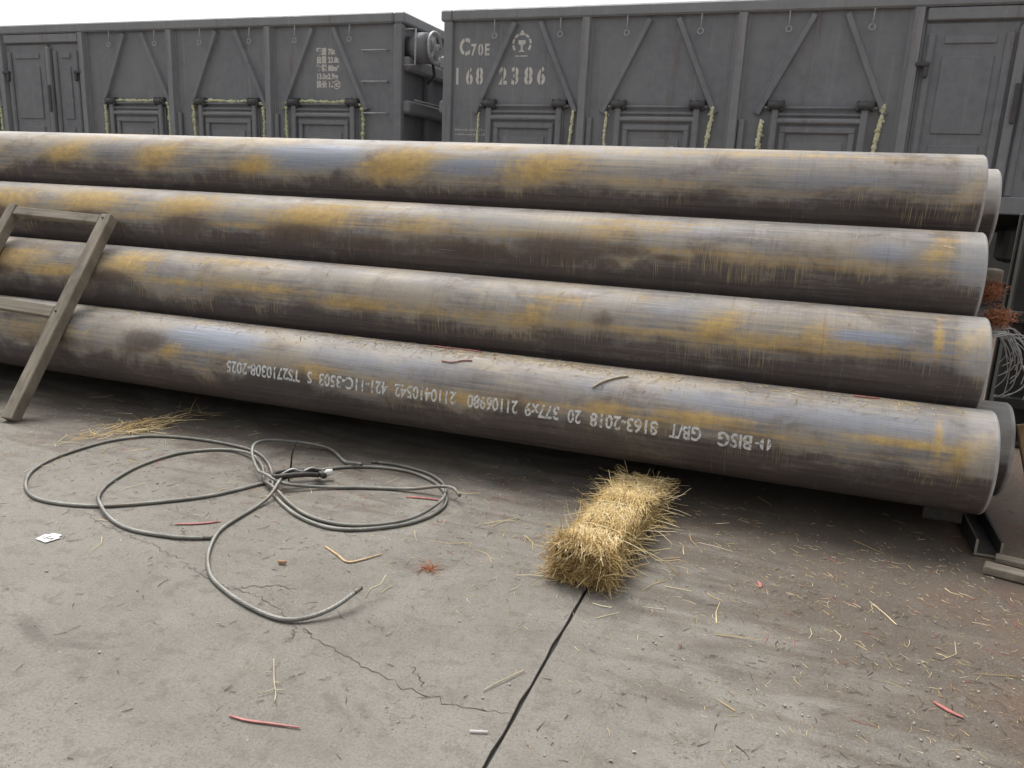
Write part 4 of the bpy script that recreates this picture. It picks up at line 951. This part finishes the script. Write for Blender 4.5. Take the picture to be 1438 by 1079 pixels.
# straw heap inside the left loop
r = np.random.default_rng(12); m = MB()
for _ in range(170):
    t_ = r.normal(0, .34); p = np.array([t_ * .12 + r.normal(0, .045), t_ * .40 + r.normal(0, .05), abs(r.normal(0, .012)) + .004])
    d = np.array([r.normal(.15, .5), r.normal(.7, .5), r.normal(0, .08)]); L = r.uniform(.05, .16)
    if p[2] + d[2] / np.linalg.norm(d) * L < .003: d[2] = 0
    strand(m, p, d, L, r.uniform(.0010, .0019), float(np.clip(r.normal(.62, .2), 0, 1)), .12, r, 3, True)
litter('straw_heap', m, M_STRAW, (-2.82, 2.74, 0), 'loose heap of straw beside the left rope loop', 'straw heap')
# thin wire strands springing from behind the second pipe's end
m = MB(); r = np.random.default_rng(3)
for k in range(20):
    e = r.uniform(.08, .20); dz = r.uniform(-.26, -.05); y_ = r.normal(0, .05)
    m.tube(catmull([(0 + r.normal(0, .01), y_, r.uniform(-.02, .03)), (e * .45, y_ + .01, .0 + r.normal(0, .02)), (e * .9, y_ + .02, -.06 + r.normal(0, .02)), (e, y_ + .03, dz * .8), (e * r.uniform(.5, .95), y_ + .02, dz * 1.05)], 7), .0021, 5)
litter('wire_bundle', m, M_WIRE, (.715, 3.42, .715), 'loose springy grey wire strands curling from the pipe ends', 'wire bundle')
# timber and steel scraps right of the stack
m = MB(); m.box((0, 0, 0), (.16, .10, .05), None, .004); litter('timber_spacer', m, M_WOODX, (.67, 3.60, .925), 'pale timber spacer end poking out between the upper pipes', 'timber')
m = MB(); m.bar((0, 0, 0), (.118, -.07, -.405), .022, .050, (.9, .1, .25), .003); litter('leaning_plank', m, M_WOODB, (.850, 3.29, .412), 'brown plank leaning at the right edge beside the pipe ends', 'plank')
m = MB(); m.bar((0, 0, .018), (.62, -.17, .018), .055, .028, (0, 0, 1), .003); litter('ground_board', m, M_WOODX, (.70, 2.82, 0), 'nearer pale board on the ground at the right edge', 'board')
m = MB(); m.bar((0, 0, .014), (.62, -.14, .014), .045, .02, (0, 0, 1), .003); litter('ground_board', m, M_WOODX, (.755, 2.93, 0), 'farther thin board on the ground at the right edge', 'board')
m = MB(); m.bar((0, 0, .02), (.10, .42, .02), .05, .03, (0, 0, 1), .003); litter('steel_bar', m, M_CHAN, (.93, 3.05, 0), 'dark steel bar on the ground behind the boards at right', 'bar')
# stake rack at the right edge that holds the stack
stk = thing('stake_rack', (1.30, 4.72, 0), 'dark steel stake rack at the right edge behind the pipe ends', 'stake rack')
m = MB(); m.box((0, 0, .60), (.56, .03, 1.14), None, .006); m.build('plate', M_OLIVE, stk)
for x_ in (-.23, .0, .24):
    m = MB(); m.box((x_, -.06, .72 if x_ else .60), (.07, .085, 1.44 if x_ else 1.14), None, .008); m.build('post', M_OLIVE, stk)
for z_ in (.22, .66, 1.10):
    m = MB(); m.box((0.005, -.125, z_), (.55, .04, .06), None, .006); m.build('cross_bar', M_OLIVE, stk)
m = MB(); m.box((0, -.05, .014), (.62, .30, .024), None, .004); m.build('base_plate', M_OLIVE, stk)

# ---- uncountable scatter: straw bits, dark twigs, grit
def ground_ok(x, y): return y < 5 and not (-.66 < x < -.30 and 2.15 < y < 3.1)
m = MB(); r = np.random.default_rng(21)
def bit(m, x, y, L, w, tone, z=.002):
    a = r.uniform(0, 2 * math.pi); strand(m, (x, y, z), (math.cos(a), math.sin(a), r.uniform(0, .05)), L, w, tone, .18, r, 2, True)
cnt = 0
for _ in range(9000):
    q = r.random()
    if q < .22: x, y = r.normal(-.45, .45), r.normal(2.55, .32)
    elif q < .52: x, y = r.normal(.55, .42), r.normal(2.15, .45)
    elif q < .66: x, y = r.normal(-2.85, .45), r.normal(2.5, .35)
    elif q < .84: x, y = r.uniform(-4.2, 1.2), r.normal(2.65, .22)
    else: x, y = r.uniform(-3.5, 1.2), r.uniform(.8, 3.0)
    if not ground_ok(x, y) or y < .6: continue
    if x < -.5 and y < 1.8 and r.random() < .8: continue
    if r.random() < .66: continue
    bit(m, x, y, abs(r.normal(.010, .014)) + .004, r.uniform(.0004, .0009), float(np.clip(r.normal(.55, .28), 0, 1)))
for _ in range(80):
    x, y = (r.normal(-.45, .5), r.normal(2.5, .3)) if r.random() < .4 else (r.uniform(-3.4, 1.1), r.normal(2.35, .35))
    if ground_ok(x, y): bit(m, x, y, r.uniform(.05, .13), r.uniform(.0010, .0018), float(np.clip(r.normal(.75, .2), 0, 1)))
tag(m.build('straw_litter', M_STRAW), 'scattered short straw bits over the concrete', 'straw litter', None, 'stuff')
m = MB()
for _ in range(1500):
    q = r.random()
    if q < .45: x, y = r.normal(.5, .45), r.normal(1.95, .5)
    elif q < .7: x, y = r.normal(-1.7, .8), r.normal(2.2, .35)
    else: x, y = r.uniform(-3.2, 1.0), r.uniform(.9, 2.8)
    if ground_ok(x, y) and y > .7: bit(m, x, y, abs(r.normal(.010, .016)) + .004, r.uniform(.0005, .0013), r.random())
tag(m.build('twig_litter', M_TWIG), 'scattered dark twigs and bark shreds on the concrete', 'twig litter', None, 'stuff')
m = MB()
for _ in range(170):
    x, y = (r.normal(-2.7, .3), r.normal(2.55, .2)) if r.random() < .3 else ((r.uniform(-2, -.6), r.normal(2.5, .2)) if r.random() < .5 else (r.normal(.6, .35), r.normal(2.3, .3)))
    if ground_ok(x, y): bit(m, x, y, r.uniform(.02, .06), r.uniform(.0007, .0013), r.random())
tag(m.build('red_fibre_litter', M_REDF), 'scattered reddish fibres on the concrete', 'fibre litter', None, 'stuff')
m = MB()
for _ in range(520):
    x, y = (r.normal(.5, .5), r.normal(2.1, .5)) if r.random() < .6 else (r.uniform(-3, 1), r.uniform(.9, 2.9))
    if not ground_ok(x, y) or y < .6: continue
    q = abs(r.normal(.0009, .0008)) + .0009; m.box((x, y, q * .7), (q * 2.2, q * 1.6, q * 1.4), Matrix.Rotation(r.uniform(0, 3), 3, 'Z'))
tag(m.build('grit', M_PEBBLE), 'pale grit and small stone chips on the concrete', 'grit', None, 'stuff')
# straw and fibres caught along the grooves between pipes and on their backs
m = MB()
def on_back(i, x, deg, up_=.002):
    y, z = PIPES[i]; th = R_(deg); return (x, y - math.sin(th) * (RP + up_), z + math.cos(th) * (RP + up_))
for i, n_ in ((0, 900), (1, 90), (2, 40), (3, 25)):
    for _ in range(n_):
        if i == 0: x = r.uniform(-3.4, .6) if r.random() < .7 else r.normal(-1.2, .5); dg = abs(r.normal(0, 14)) - 4 + 8
        else: x = r.uniform(-4.2, .6); dg = r.uniform(4, 50)
        if not -4.5 < x < .62: continue
        p = on_back(i, x, dg); th = R_(dg); a = r.uniform(0, 2 * math.pi)
        d = np.array([math.cos(a), 0, 0]) + math.sin(a) * np.array([0, -math.cos(th), -math.sin(th)])
        strand(m, p, d, min(.05, abs(r.normal(.016, .012)) + .006), r.uniform(.0005, .0011), float(np.clip(r.normal(.5, .25), 0, 1)), .1, r, 2, True)
tag(m.build('straw_on_pipes', M_STRAW), 'fine straw and chaff lying along the backs of the pipes', 'straw litter', None, 'stuff')
def back_strip(name, i, pts, rad, mat, label, cat):
    P = [on_back(i, x, d, rad + .0008) for x, d in pts]; m = MB(); c0 = Vector(P[0]); m.tube(catmull([tuple(Vector(q) - c0) for q in P], 5), rad, 6)
    litter(name, m, mat, tuple(c0), label, cat)
back_strip('dry_stalk', 0, [(-.70, 48), (-.665, 38), (-.62, 29), (-.575, 23)], .0036, M_STKP, 'pale curved stalk lying on the lowest pipe above its lettering', 'stalk')
back_strip('fibre_strand', 0, [(-1.36, 36), (-1.31, 36), (-1.27, 31), (-1.23, 29)], .0026, M_RED, 'dark red fibre strand on the lowest pipe', 'fibre strand')
back_strip('fibre_strand', 0, [(-1.45, 2), (-1.36, 3), (-1.28, 2), (-1.22, 4)], .003, M_RED, 'red fibre strand along the crest of the lowest pipe', 'fibre strand')
back_strip('fibre_strand', 0, [(.24, 4), (.29, 5), (.33, 3)], .003, M_RED, 'red fibre strand near the right end of the lowest pipe', 'fibre strand')
